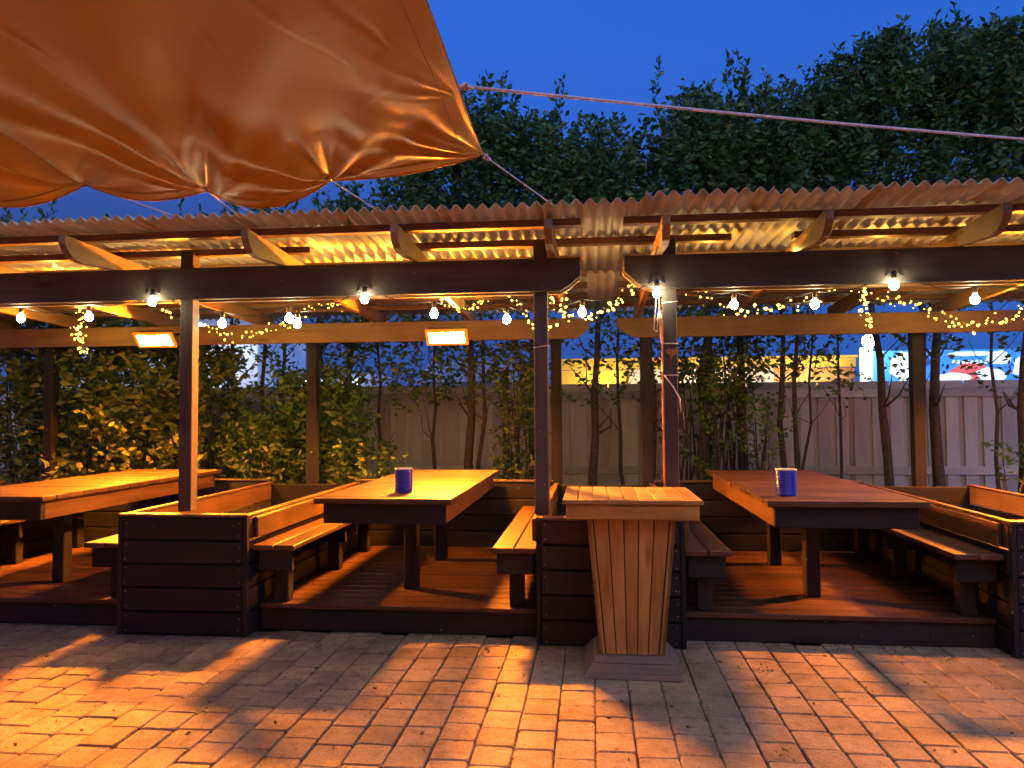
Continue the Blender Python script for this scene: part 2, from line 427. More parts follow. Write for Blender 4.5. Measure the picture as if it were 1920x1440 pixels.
# ------------------------------------------------------------------ planter boxes
PT = .822
def planter(x0, x1, lab, deep=7.3):
    t = thing('planter_box', lab, 'planter', ((x0+x1)/2, 4.87, 0), 'dark planter boxes between the booths')
    h = (PT-.02)/5
    for k in range(5):
        z0 = .008 + k*h; z1 = z0+h-.011
        box('front_board', x0+.032, x1-.032, 4.87, 4.905, z0, z1, W_DARK, t, .006)
        for sx, xa, xb in ((-1, x0, x0+.03), (1, x1-.03, x1)):
            if k < 4: box('side_board', xa, xb, 4.91, deep, z0, z1, W_DARK, t, .005)
    for xa, xb in ((x0, x0+.03), (x1-.03, x1)):
        box('corner_trim', xa, xb, 4.866, 4.908, .004, PT-.021, W_DARK, t, .004)
        box('side_rail', xa, xb, 4.91, deep, .008+4*h, PT-.021, W_PINE if xb > 3.2 else W_SEAT, t, .004)
    box('cap', x0-.006, x1+.006, 4.862, 4.955, PT-.019, PT+.001, W_SEAT, t, .004)
    for xa, xb in ((x0-.004, x0+.042), (x1-.042, x1+.004)): box('cap', xa, xb, 4.957, deep, PT-.019, PT, W_SEAT, t, .004)
    box('back_board', x0+.032, x1-.032, deep-.03, deep, .008, PT-.022, W_DARK, t, .004)
    box('light_stop', x0+.034, x1-.034, 4.9055, 4.912, .005, PT-.022, W_DARK, t, .001)  # added sheet that stops light leaking out between the front boards
    box('soil', x0+.034, x1-.034, 4.914, deep-.034, .3, .52, M_SOIL, t, .01)
planter(*PL[0], 'dark boarded planter box beyond the left edge of the hedge bay')
planter(*PL[1], 'dark five-board planter box under the leftmost front post')
planter(*PL[2], 'dark five-board planter box standing behind the wooden podium')
planter(*PL[3], 'dark five-board planter box at the right edge of the picture')

M_SCREW = simple('screw_steel', (.62, .60, .56), .3, .8)
_sc = [(.0032*math.cos(a), -.0012, .0032*math.sin(a)) for a in np.arange(6)*math.pi/3]
screw_me = mesh('screw', _sc + [(x, .004, z) for x, y, z in _sc], [list(range(6)), *[[i, i+6, (i+1) % 6+6, (i+1) % 6] for i in range(6)]], M_SCREW)
for t in [o for o in COL.objects if o.name.startswith('planter_box')]:
    for b_ in [c for c in t.children if c.name.startswith('front_board')]:
        w_ = wloc(b_); hx = b_.data.vertices[0].co.x
        for sx in (-1, 1):
            for sz in (-.045, .045): link('screw', screw_me, (w_.x+sx*(abs(hx)-.025+random.uniform(-.008, .006)), 4.8695, w_.z+sz+random.uniform(-.01, .01)), t)

# ------------------------------------------------------------------ rear low walls
for (x0, x1, lab), nm in zip(BAYS, ('left', 'middle', 'right')):
    t = thing('rear_wall', 'low dark board wall closing the back of the ' + lab, 'wall', ((x0+x1)/2, 7.3, 0), 'low rear walls of the booths')
    for k in range(4):
        z0 = DZ+.004 + k*.158
        box('board', x0+.003, x1-.003, 7.292, 7.325, z0, z0+.148, W_DARK, t, .005)
    box('cap', x0+.003, x1-.003, 7.288, 7.36, PT+.004, PT+.026, W_BEAM, t, .004)
    box('gap_light_stop', x0+.003, x1-.003, 7.327, 7.34, DZ, PT+.003, W_DARK, t, .001)  # added sheet behind the boards so no light shines through the gaps

# ------------------------------------------------------------------ tables
def table(xc, w, y0, y1, lab):
    t = thing('picnic_table', lab, 'table', (xc, (y0+y1)/2, DZ), 'long plank tables in the booths')
    x0, x1 = xc-w/2, xc+w/2; top = .95; n = 18; p = (y1-y0)/n
    for i in range(n):
        j = random.uniform(-.003, .003)
        box('top_plank', x0+j, x1+j, y0+i*p+.0024, y0+(i+1)*p-.0024, top-.034, top+random.uniform(-.001, .001), W_TABLE if i else W_TABLE, t, .003)
    za, zb = .782, top-.036
    box('apron', x0+.05, x1-.05, y0+.045, y0+.083, za, zb, W_DARK, t, .004)
    box('apron', x0+.05, x1-.05, y1-.083, y1-.045, za, zb, W_DARK, t, .004)
    for xa in (x0+.05, x1-.088): box('apron', xa, xa+.038, y0+.085, y1-.085, za, zb, W_SEAT, t, .004)
    for ly in (5.52, 6.62): box('leg', xc-.05, xc+.05, ly, ly+.1, DZ+.001, za+.1, W_DARK, t, .006)
    box('cross_beam', xc-.045, xc+.045, y0+.09, y1-.09, za+.02, za+.10, W_DARK, t, .004)
table(-4.20, .92, 4.76, 7.26, 'long wooden table at the left edge, in front of the hedge')
table(-1.362, .915, 4.75, 7.25, 'long orange-lit wooden table in the middle booth carrying a plain blue tin')
table(1.545, .95, 4.75, 7.27, 'long brown wooden table in the right booth behind the podium')

# ------------------------------------------------------------------ benches
def bench(xw, side, lab):
    """xw = x of the planter wall, side = +1 when the seat lies to its right"""
    t = thing('booth_bench', lab, 'bench', (xw + side*.15, 6.1, DZ), 'plank benches along the planter walls')
    def bx(nm, a, b, *r, **k):
        xa, xb = sorted((xw+side*a, xw+side*b)); return box(nm, xa, xb, *r, **k)
    for a in (.008, .157): bx('seat_plank', a, a+.143, 4.93, 7.2, .575, .61, W_SEAT, t, bev=.005)
    bx('seat_support', .03, .27, 4.98, 5.02, .43, .574, W_DARK, t)
    bx('seat_support', .03, .27, 6.1, 6.14, .43, .574, W_DARK, t)
    bx('seat_rail', .04, .075, 5.022, 7.18, .47, .573, W_DARK, t)
    for ly in (5.09, 6.15, 6.95): bx('leg', .1, .2, ly, ly+.09, DZ+.001, .428 if ly < 5.5 else .47, W_DARK, t, bev=.005)
    bx('back_rest', .004, .034, 4.96, 7.22, .655, .80, W_SEAT, t, bev=.005)
bench(-5.28, 1, 'plank bench on the hedge side of the leftmost table')
bench(-3.26, -1, 'plank bench between the leftmost table and the left planter')
bench(-2.33, 1, 'orange-lit plank bench left of the middle table')
bench(-.37, -1, 'plank bench right of the middle table, ending at the podium planter')
bench(.58, 1, 'plank bench just right of the podium, half in shadow')
bench(2.525, -1, 'shaded plank bench right of the right table with one lit edge')

# ------------------------------------------------------------------ pergolas
RZ0, RY0, RS = 2.665, 4.42, -.045                      # rafter top line
def rtop(y): return RZ0 + RS*(y-RY0)
def pergola(name, lab, x0, x1, end, ch_w, ch_h, posts_f, posts_r, rafters, purlins, rx0, rx1):
    t = thing(name, lab, 'pergola', ((x0+x1)/2, 6.1, 0), 'timber pergolas over the booths')
    def beam(y0, y1, zb, zt, xa, xb, mats):
        if end > 0: prof = [(xa, zb), (xb-ch_w, zb), (xb-ch_w*.55, zb+ch_h*.35), (xb, zb+ch_h), (xb, zt), (xa, zt)]
        else: prof = [(xa, zb+ch_h), (xa+ch_w*.45, zb+ch_h*.35), (xa+ch_w, zb), (xb, zb), (xb, zt), (xa, zt)]
        return prism('beam', prof, 1, y0, y1, mats, t, grain=0)
    beam(4.955, 4.997, 2.315, 2.537, x0, x1, W_BEAM)
    beam(5.094, 5.134, 2.315, 2.535, x0, x1, W_RAFTER)
    beam(7.25, 7.292, 2.222, 2.418, rx0, rx1, W_RAFTER)
    for x in posts_f: box('post', x-.047, x+.047, 4.999, 5.092, PT+.002, 2.66, W_BEAM, t, .005)
    for x in posts_r: box('post', x-.052, x+.052, 7.362, 7.462, .03, 2.40, W_DARK, t, .005)
    for x in rafters:
        yb = 7.6
        prof = [(4.42, rtop(4.42)), (4.42, rtop(4.42)-.055), (4.45, 2.565), (4.50, 2.527), (4.58, 2.512), (4.94, 2.5385), (5.14, 2.5385), (5.2, 2.50), (yb, rtop(yb)-.12), (yb, rtop(yb))]
        prism('rafter', prof, 0, x-.024, x+.024, W_RAFTER, t, grain=1)
    for (y, a, b) in purlins:
        o = box('purlin', a, b, y-.035, y+.035, rtop(y)+.002, rtop(y)+.047, W_PURLIN, t, .003)
    return t
PY = [4.62, 5.06, 5.52, 5.97, 6.42, 6.87, 7.3]
pl_l = [(4.62, -6.8, -.057), (5.06, -6.8, -1.96), (5.06, -1.21, .93), (5.52, -6.8, -.06)] + [(y, -6.8, -.03) for y in PY[3:]]
pl_r = [(4.62, .205, 4.1), (5.06, 1.33, 4.1), (5.52, .233, 4.1)] + [(y, .23, 4.1) for y in PY[3:]]
perg_l = pergola('pergola', 'long timber pergola with corrugated roof left of the gap', -6.8, -.068, 1, .135, .10, [-2.856, -.338], [-2.85, -.35, -5.75], [-6.3, -5.4, -4.4, -3.375, -2.148, -1.194, -.25], pl_l, -6.8, -.018)
perg_r = pergola('pergola', 'dark timber pergola with corrugated roof right of the gap', .22, 4.1, -1, .19, .12, [.518, 2.99], [.526, 3.05], [.448, 1.371, 2.333, 3.3], pl_r, .24, 4.1)

def sheet_mat():
    m, nt, n, l, b = new_mat('corrugated_plastic')
    ge = n.new('ShaderNodeNewGeometry'); nz = n.new('ShaderNodeTexNoise'); nz.inputs['Scale'].default_value = 3; nz.inputs['Detail'].default_value = 6
    mp = n.new('ShaderNodeMapping'); mp.inputs['Scale'].default_value = (3, .8, 1); l.new(ge.outputs['Position'], mp.inputs[0]); l.new(mp.outputs[0], nz.inputs['Vector'])
    rp = ramp(n, [(.3, (.66, .53, .31)), (.7, (.84, .71, .47))]); l.new(nz.outputs[0], rp.inputs[0])
    l.new(rp.outputs[0], b.inputs['Base Color']); b.inputs['Roughness'].default_value = .38
    tr = n.new('ShaderNodeBsdfTranslucent'); l.new(rp.outputs[0], tr.inputs[0])
    mx = n.new('ShaderNodeMixShader'); mx.inputs[0].default_value = .38
    l.new(b.outputs[0], mx.inputs[1]); l.new(tr.outputs[0], mx.inputs[2]); l.new(mx.outputs[0], n['Material Output'].inputs[0])
    return m
M_SHEET = sheet_mat()
PITCHW, AMP = .08, .0165
def sheet(x0, waves, y0, y1, dz, parent):
    nx = waves*10+1; ny = 3; V = []; F = []
    zc = rtop(y0)
    for j in range(ny):
        y = y0+(y1-y0)*j/(ny-1)
        for i in range(nx):
            x = i*PITCHW/10
            V.append((x, y-y0, rtop(y)-zc + AMP*math.cos(2*math.pi*i/10)))
    for j in range(ny-1):
        for i in range(nx-1): F.append([j*nx+i, j*nx+i+1, (j+1)*nx+i+1, (j+1)*nx+i])
    o = link('roof_sheet', mesh('roof_sheet', V, F, M_SHEET, True), (x0, y0, zc+.047+AMP+.003+dz), parent)
    md = o.modifiers.new('thick', 'SOLIDIFY'); md.thickness = .0025; md.offset = 1
    return o
x = -6.72; k = 0
while x < 3.9:
    par = perg_l if x < .1 else perg_r
    jog = random.uniform(-.02, .02); extra = .012 if x > .1 else 0
    w = 8
    if x < .15 < x+.64: pass
    sheet(x, w+1, 4.36+jog-(.05 if x > .1 else 0), 6.3+jog, extra+(k % 2)*.004, par)
    sheet(x, w+1, 6.12, 7.85+jog, extra-.004-(k % 2)*.004, par)
    x += w*PITCHW; k += 1

# ------------------------------------------------------------------ fence
fen = thing('board_fence', 'tall grey-beige board fence with rails behind the booths', 'fence', (-.5, 9, 0))
x = -8.6
while x < 7.6:
    dz = random.uniform(-.006, .006)
    box('fence_board', x, x+.138, 8.975, 8.993, .05, 1.80+dz, W_FENCE, fen, .003)
    box('fence_board', x+.125, x+.215, 8.999, 9.015, .05, 1.80+dz, W_FENCE, fen, .003)
    x += .2
for (z0, z1, yy) in ((1.66, 1.755, 8.955), (.775, .87, 8.955)):
    x = -8.6
    while x < 7.6:
        box('rail', x, x+2.39, yy, yy+.018, z0, z1, W_FENCE, fen, .003); x += 2.4
x = -8.6
while x < 7.6:
    box('top_board', x, x+.79, 8.968, 8.974, 1.758, 1.845, W_FENCE, fen, .002); x += .8
x = -8.5
while x < 7.6:
    box('fence_post', x, x+.09, 9.02, 9.11, 0, 1.8, W_FENCE, fen, .004); x += 2.4

# ------------------------------------------------------------------ podium
def podium(cx, cyy):
    t = thing('wooden_podium', 'tapered wooden podium with slatted top on a grey stepped base', 'podium', (cx, cyy, 0))
    def frustum(nm, h0, h1, z0, z1, mats, skin=None):
        V = [(-h0, -h0, z0), (h0, -h0, z0), (h0, h0, z0), (-h0, h0, z0), (-h1, -h1, z1), (h1, -h1, z1), (h1, h1, z1), (-h1, h1, z1)]
        o = link(nm, mesh(nm, V, [[3, 2, 1, 0], [4, 5, 6, 7], [0, 1, 5, 4], [1, 2, 6, 5], [2, 3, 7, 6], [3, 0, 4, 7]], mats[0]), (cx, cyy, 0), t)
        md = o.modifiers.new('bevel', 'BEVEL'); md.width = .004; md.segments = 2
        return o
    frustum('base_step', .278, .272, .001, .03, W_GREY)
    frustum('base_step', .268, .232, .031, .075, W_GREY)
    frustum('base_step', .226, .200, .076, .112, W_GREY)
    z0, z1, b0, b1 = .113, .905, .182, .248
    frustum('core', b0-.022, b1-.022, z0, z1, W_DARK)
    # tapered boards on each face
    def face(rot):
        R = Matrix.Rotation(rot, 3, 'Z'); n = 5
        m = .032                                               # corner battens
        for i in range(n):
            def xs(b, f): return -(b-m) + 2*(b-m)*f
            g0 = .0025
            fa, fb = i/n, (i+1)/n
            pts = []
            dpt = .0
            for (b, z) in ((b0, z0), (b1, z1)):
                pts.append((xs(b, fa)+g0, z, b)); pts.append((xs(b, fb)-g0, z, b))
            (xa0, _, _), (xb0, _, _), (xa1, _, _), (xb1, _, _) = pts
            V = []
            for th in (0, .019):
                V += [(xa0, -(b0-.002)+th, z0), (xb0, -(b0-.002)+th, z0), (xb1, -(b1-.002)+th, z1), (xa1, -(b1-.002)+th, z1)]
            V = [tuple(R @ Vector(v)) for v in V]
            o = link('front_plank', mesh('front_plank', V, [[0, 1, 2, 3], [7, 6, 5, 4], [0, 4, 5, 1], [1, 5, 6, 2], [2, 6, 7, 3], [3, 7, 4, 0]], W_PODIUM[2]), (cx, cyy, 0), t)
            md = o.modifiers.new('bevel', 'BEVEL'); md.width = .002; md.segments = 1
        for s in (-1, 1):
            V = []
            for th in (0, .02):
                for (b, z) in ((b0, z0), (b1, z1)):
                    xo = s*(b+.003); xi = s*(b-m+.004)
                    V += [(xi, -(b+.003)+th, z), (xo, -(b+.003)+th, z)]
            V = [tuple(R @ Vector(v)) for v in V]
            F = [[0, 1, 3, 2], [4, 6, 7, 5], [0, 4, 5, 1], [2, 3, 7, 6], [1, 5, 7, 3], [0, 2, 6, 4]]
            if s < 0: F = [f[::-1] for f in F]
            o = link('corner_batten', mesh('corner_batten', V, F, W_PODIUM[2]), (cx, cyy, 0), t)
            md = o.modifiers.new('bevel', 'BEVEL'); md.width = .002; md.segments = 1
    for k in range(4): face(k*math.pi/2)
    hw = .386
    for (a, b, c, d) in ((-.365, .365, -.365, -.345), (-.365, .365, .345, .365), (-.365, -.345, -.343, .343), (.345, .365, -.343, .343)):
        box('apron', cx+a, cx+b, cyy+c, cyy+d, .906, .992, W_PODIUM, t, .004)
    n = 9; p = 2*hw/n
    for i in range(n):
        box('top_slat', cx-hw+i*p+.0022, cx-hw+(i+1)*p-.0022, cyy-hw+.018, cyy+hw, .994, 1.016+random.uniform(-.001, .001), W_PODIUM, t, .002)
    box('top_edge', cx-hw, cx+hw, cyy-hw, cyy-hw+.016, .9935, 1.0165, W_PODIUM, t, .003)
    box('top_board', cx-.34, cx+.34, cyy-.34, cyy+.34, .96, .99, W_PODIUM, t, .003)
podium(.215, 4.565)

# ------------------------------------------------------------------ blue tins
M_TIN = simple('blue_enamel', (.018, .030, .34), .28, noise=.12, nscale=8)
M_TIN2 = simple('blue_enamel_gloss', (.020, .032, .40), .12, noise=.12, nscale=8)
M_RIM = simple('tin_rim', (.62, .52, .48), .35, .6)
def tin(x, y, r, h, ribs, mat, lab):
    t = thing('blue_tin', lab, 'tin', (x, y, .951), 'blue ribbed tins on the tables')
    prof = [(.0, .0), (r*.96, .0), (r, .004)]; n = ribs
    for i in range(n):
        z = .006+(h-.022)*i/n; s = (h-.022)/n
        prof += [(r, z+s*.1), (r*1.025, z+s*.3), (r*1.03, z+s*.5), (r*1.025, z+s*.7), (r, z+s*.9)]
    prof += [(r, h-.014), (r, h-.006)]
    lathe('body', prof, mat, (x, y, .951), t, 40)
    lathe('rim', [(r*.985, h-.010), (r*1.03, h-.009), (r*1.04, h-.004), (r*1.02, h), (r*.97, h), (r*.965, h-.02), (r*.96, h-.05), (0, h-.052)], M_RIM, (x, y, .951), t, 40)
tin(-1.323, 5.17, .0605, .168, 5, M_TIN, 'plain blue ribbed tin on the orange-lit middle table')
tin(1.262, 5.09, .067, .174, 13, M_TIN2, 'glossy finely ribbed blue tin on the right table')

# ------------------------------------------------------------------ heaters
def heater(x, y, z, lab):
    t = thing('infrared_heater', lab, 'heater', (x, y, z), 'glowing heaters on the rear beams')
    w = .335; L = .115; a = math.radians(50)
    def P(u, v, d): # u across, v along the panel from front-top to rear-bottom, d behind the panel
        dy, dz = math.cos(a), -math.sin(a); ny, nz = math.sin(a), math.cos(a)
        return (x+u, y+v*dy+d*ny, z+v*dz+d*nz)
    def slab(nm, u0, u1, v0, v1, d0, d1, mat):
        V = [P(u, v, d) for d in (d0, d1) for v in (v0, v1) for u in (u0, u1)]
        V = [tuple(np.array(p)-np.array((x, y, z))) for p in V]
        F = [[0, 1, 3, 2], [4, 6, 7, 5], [0, 4, 5, 1], [2, 3, 7, 6], [0, 2, 6, 4], [1, 5, 7, 3]]
        me = mesh(nm, V, [f[::-1] for f in F], mat)
        import bmesh
        bm = bmesh.new(); bm.from_mesh(me); bmesh.ops.recalc_face_normals(bm, faces=bm.faces); bm.to_mesh(me); bm.free()
        return link(nm, me, (x, y, z), t)
    slab('housing', -w/2-.012, w/2+.012, -L/2-.012, L/2+.012, .016, .075, M_STEEL)
    slab('element', -w/2, w/2, -L/2, L/2, 0, .015, M_HEAT)
    for (u0, u1, v0, v1) in ((-w/2-.030, w/2+.030, -L/2-.026, -L/2-.001), (-w/2-.030, w/2+.030, L/2+.001, L/2+.026), (-w/2-.030, -w/2-.001, -L/2, L/2), (w/2+.001, w/2+.030, -L/2, L/2)): slab('halo_rim', u0, u1, v0, v1, -.004, .0152, M_HALO)  # emissive rim drawn as the halo round the element
    tubes('bracket', [([P(-.08, 0, .07), (x-.08, y+.12, z+.06), (x-.08, 7.249, z+.1)], .012), ([P(.08, 0, .07), (x+.08, y+.12, z+.06), (x+.08, 7.249, z+.1)], .012)], M_BLACK, t, (x, y, z))
heater(-4.265, 6.9, 2.238, 'glowing orange infrared heater above the leftmost table')
heater(-1.352, 6.9, 2.216, 'glowing orange infrared heater above the middle table')
heater(4.05, 6.9, 2.22, 'glowing orange infrared heater right of the right planter, out of frame')

# ------------------------------------------------------------------ festoon bulbs
BUL = [(-4.86, 2.32, 4.93), (-4.29, 2.24, 5.2), (-3.74, 2.24, 5.2), (-3.07, 2.30, 4.93), (-2.69, 2.17, 5.2), (-2.19, 2.20, 5.22), (-2.11, 2.155, 5.18), (-1.535, 2.285, 4.93), (-1.11, 2.21, 5.2), (-.59, 2.16, 5.2),
       (-.06, 2.20, 5.2), (.43, 2.28, 4.93), (.97, 2.23, 5.2), (1.50, 2.22, 5.2), (1.91, 2.295, 4.93), (2.52, 2.23, 5.2), (3.1, 2.28, 4.93), (3.6, 2.2, 5.2)]
fs = thing('festoon_lights', 'string of round white festoon bulbs along the front beams', 'light string', (0, 5.05, 2.4))
glob = None
path = []
for i, (x, z, y) in enumerate(BUL):
    sock = lathe('socket', [(0, .04), (.013, .04), (.016, .03), (.016, -.0), (.012, -.006), (0, -.006)], M_BLACK, (x, y, z+.047), fs, 12)
    R = .028
    if glob is None:
        prof = [(.0001, -R*1.1)] + [(R*math.sin(a), -R*1.08*math.cos(a)) for a in np.linspace(.35, 2.55, 8)] + [(.013, R*1.12), (.012, R*1.3)]
        bulb = lathe('glass_bulb', prof, M_BULB, (x, y, z), sock, 14); glob = bulb.data
    else: bulb = link('glass_bulb', glob, (x, y, z), sock)
    path.append((x, y, z+.09))
pp = []
for i in range(len(path)-1):
    a, b = np.array(path[i]), np.array(path[i+1])
    for s in np.linspace(0, 1, 6, endpoint=False): pp.append(a+(b-a)*s + np.array((0, 0, -.05*math.sin(math.pi*s))))
pp.append(path[-1])
tubes('cable', [(pp, .0045)], M_BLACK, fs, (0, 5.05, 2.4), 5)

# ------------------------------------------------------------------ fairy lights
FAIRY = [
 ('over the beam near the second rafter from the left edge', [(-4.077, 2.698), (-3.979, 2.625), (-3.868, 2.581)], .0, 5.2, 1.),
 ('hanging behind the second rafter from the left edge', [(-3.514, 2.723), (-3.5, 2.654), (-3.473, 2.571)], .0, 5.2, 1.),
 ('hanging straight down in front of the hedge', [(-5.02, 2.60), (-4.99, 2.50), (-4.93, 2.40), (-5.0, 2.33), (-4.90, 2.28), (-4.95, 2.21), (-4.85, 2.11)], .035, 6.85, 2.6),
 ('short length left of the leftmost front post', [(-3.238, 2.342), (-3.16, 2.267), (-3.1, 2.226)], .012, 5.3, .8),
 ('long sagging loop right of the leftmost front post', [(-2.914, 2.214), (-2.833, 2.14), (-2.728, 2.083), (-2.595, 2.072), (-2.479, 2.118), (-2.376, 2.148), (-2.252, 2.162), (-2.15, 2.239), (-2.089, 2.309), (-1.988, 2.346), (-1.841, 2.264)], .03, 5.3, 1.),
 ('bright knot beside the third rafter from the gap', [(-1.257, 2.651), (-1.225, 2.603), (-1.174, 2.617)], .008, 5.2, 1.2),
 ('shallow loop above the middle heater', [(-1.068, 2.334), (-1.009, 2.286), (-.912, 2.253), (-.822, 2.27), (-.775, 2.319), (-.702, 2.325)], .03, 5.3, 1.3),
 ('falling loop around the post left of the podium', [(-.601, 2.338), (-.532, 2.314), (-.494, 2.252), (-.467, 2.197), (-.418, 2.135), (-.315, 2.103), (-.239, 2.116), (-.201, 2.139)], .022, 5.3, 1.1),
 ('dense loop across the gap between the pergolas', [(-.272, 2.331), (-.284, 2.278), (-.227, 2.215), (-.125, 2.175), (-.012, 2.15), (.082, 2.201), (.157, 2.249), (.24, 2.304), (.278, 2.36), (.294, 2.435)], .022, 5.3, 1.9),
 ('short hook under the chamfered beam end left of the gap', [(-.18, 2.359), (-.211, 2.276), (-.166, 2.256)], .012, 5.3, 1.2),
 ('wide shallow loop over the right table', [(.676, 2.324), (.786, 2.307), (.858, 2.268), (.901, 2.222), (1.002, 2.213), (1.092, 2.196), (1.181, 2.179), (1.271, 2.199), (1.396, 2.226), (1.503, 2.257), (1.593, 2.318), (1.653, 2.335)], .03, 5.3, 1.),
 ('dense hanging tail over the right end of the right table', [(1.786, 2.332), (1.873, 2.311), (1.848, 2.261), (1.906, 2.223), (1.86, 2.195), (1.921, 2.149), (1.886, 2.106), (1.938, 2.12)], .025, 5.3, 1.9),
 ('drooping loop at the right edge of the picture', [(1.952, 2.266), (2.097, 2.255), (2.138, 2.225), (2.227, 2.216), (2.318, 2.149), (2.436, 2.103), (2.57, 2.064), (2.673, 2.106), (2.773, 2.086), (2.825, 2.138), (2.87, 2.202)], .035, 5.3, 1.4),
]
led_me = mesh('led', *(lambda r: ([(0, 0, r*1.5), (r, 0, 0), (0, r, 0), (-r, 0, 0), (0, -r, 0), (0, 0, -r*1.5)], [[0, 1, 2], [0, 2, 3], [0, 3, 4], [0, 4, 1], [5, 2, 1], [5, 3, 2], [5, 4, 3], [5, 1, 4]]))(.0078), M_LED, True)
def point(name, loc, e, parent, col=LED_COL, r=.03):
    l = bpy.data.lights.new(name, 'POINT'); l.energy = e; l.color = col; l.shadow_soft_size = r
    o = bpy.data.objects.new(name, l); COL.objects.link(o); o.parent = parent; o.location = Vector(loc) - wloc(parent)
    return o
for lab, pts, spread, yy, dens in FAIRY:
    if lab.startswith(('long sagging', 'drooping', 'shallow loop')):
        k = 6.75/yy; pts = [(a*k, 1.5+(b-1.5)*k) for a, b in pts]; yy = 6.75
    c = pts[len(pts)//2]
    t = thing('fairy_lights', 'warm fairy lights, ' + lab, 'fairy lights', (c[0], yy, c[1]), 'fairy light strings')
    P3 = []; yv = yy
    for (a, b) in pts: yv += random.uniform(-.04, .04); P3.append(np.array((a, yv, b)))
    tubes('wire', [(P3, .0012)], M_WIRE, t, (c[0], yy, c[1]), 4)
    acc = 0; nxt = .18
    for i in range(len(P3)-1):
        seg = np.linalg.norm(P3[i+1]-P3[i]); n = max(2, int(seg/.026*dens))
        for k in range(n):
            p = P3[i]+(P3[i+1]-P3[i])*(k+random.random()*.8)/n + RNG.normal(0, 1, 3)*np.array((spread, .02, spread))*.8
            o = link('led', led_me, p, t); o.rotation_euler = (random.uniform(-1.5, 1.5), random.uniform(-1.5, 1.5), 0)
            s = random.choice((.55, .7, .9, 1.1, 1.5)); o.scale = (s, s, s)
        acc += seg
        if acc >= nxt or i == 0:
            p = (P3[i]+P3[i+1])/2; point('glow', p+np.array((0, 0, .015)), LED_POWER*(dens**.5)*(9 if yy > 6.8 else 4.5 if yy > 6 else 1), t); nxt = acc+.28
# the strings that lie along the top of the front beams and light the roof sheets from below
for (x0, x1, lab) in ((-6.4, -3.7, 'lying along the beam top above the hedge bay'), (-3.2, -.3, 'lying along the beam top above the middle booth'), (.55, 3.9, 'lying along the dark beam top above the right booth')):
    xm = (x0+x1)/2
    t = thing('fairy_lights', 'warm fairy lights, ' + lab, 'fairy lights', (xm, 5.05, 2.55), 'fairy light strings')
    n = int((x1-x0)/.06); P3 = [np.array((x0+(x1-x0)*i/n, 5.115+random.uniform(-.015, .015), 2.543+random.uniform(-.003, .003))) for i in range(n+1)]
    tubes('wire', [(P3, .0012)], M_WIRE, t, (xm, 5.05, 2.55), 4)
    for i, p in enumerate(P3):
        if i % 2 == 0: o = link('led', led_me, p+np.array((0, 0, .006)), t); o.rotation_euler = (random.uniform(-1.5, 1.5), random.uniform(-1.5, 1.5), 0)
        if i % 9 == 4: point('glow', p+np.array((0, 0, .022)), LED_POWER*11.0, t)

# ------------------------------------------------------------------ shade sail
SX = [-.552, -1.405, -2.142, -2.912, -3.7, -4.5, -5.3]
SY = [3.80, 3.90, 3.95, 4.00, 4.05, 4.08, 4.1]
SZ = [2.846, 2.777, 2.764, 2.843, 2.80, 2.82, 2.8]
SAG = [.035, .125, .075, .085, .09, .09]
def sail_folds():
    """folds that run back from each tie: (x, y of the tie, sideways slope, length, height, width at the tie, widening)"""
    r = random.Random(11); T = list(zip(SX, SY)); L = []
    for (k, sl, ln, am) in ((2, .44, 2.2, .055), (2, .02, 1.8, .034), (2, -.14, 1.7, -.03), (2, -.30, 1.5, .03), (2, -.52, 1.1, -.024), (2, .20, .9, -.024), (2, .75, .7, .02), (2, 1.2, .5, -.016), (2, -1.0, .6, .018),
                            (1, .37, .85, .034), (1, -.30, .8, .026), (1, .69, .75, -.026), (1, .08, .9, -.024), (1, -.62, .65, -.02), (1, 1.1, .55, .022), (1, -1.1, .55, .020), (1, .54, .6, .020), (1, -.12, .6, .018), (1, 1.9, .4, -.016), (1, -1.8, .4, -.014), (1, .24, .5, .018),
                            (3, -.10, 1.4, .036), (3, -.4, 1.3, -.03), (3, .3, 1.2, -.026), (3, -.75, 1.0, .026), (3, .8, .7, .02), (3, 1.4, .45, -.014),
                            (0, -.55, .9, .020), (0, -.25, .9, -.016), (0, -1.0, .7, -.018), (0, -1.6, .55, .016), (0, -2.6, .4, -.012), (0, -.08, .8, .012),
                            (4, -.2, 1.2, .03), (4, .2, 1.2, -.03), (4, .6, .9, .024), (4, -.7, .9, -.02), (5, .1, 1.2, .03), (5, -.3, 1., -.03)):
        L.append((T[k][0], T[k][1], sl, ln, am, .010, .105))
    for q in range(46):                                        # short random crumples all over the cloth
        L.append((r.uniform(-3.6, -.7), r.uniform(2.6, 3.75), r.uniform(-.5, .9), r.uniform(.12, .45), r.choice((-1, 1))*r.uniform(.004, .012), .008, .07))
    for (tx, ty, n, lo, hi, ln) in ((SX[0], SY[0], 9, -2.4, .0, .5), (SX[1], SY[1], 10, -1.6, 1.9, .35), (-.56, 3.2, 8, -2.6, -.15, .45), (SX[2], SY[2], 8, -1.2, 1.5, .3)):
        for q in range(n):
            L.append((tx, ty, lo+(hi-lo)*(q+r.uniform(.1, .9))/n, ln*r.uniform(.5, 1.2), r.choice((-1, 1))*r.uniform(.004, .0085), .005, .045))
    return L
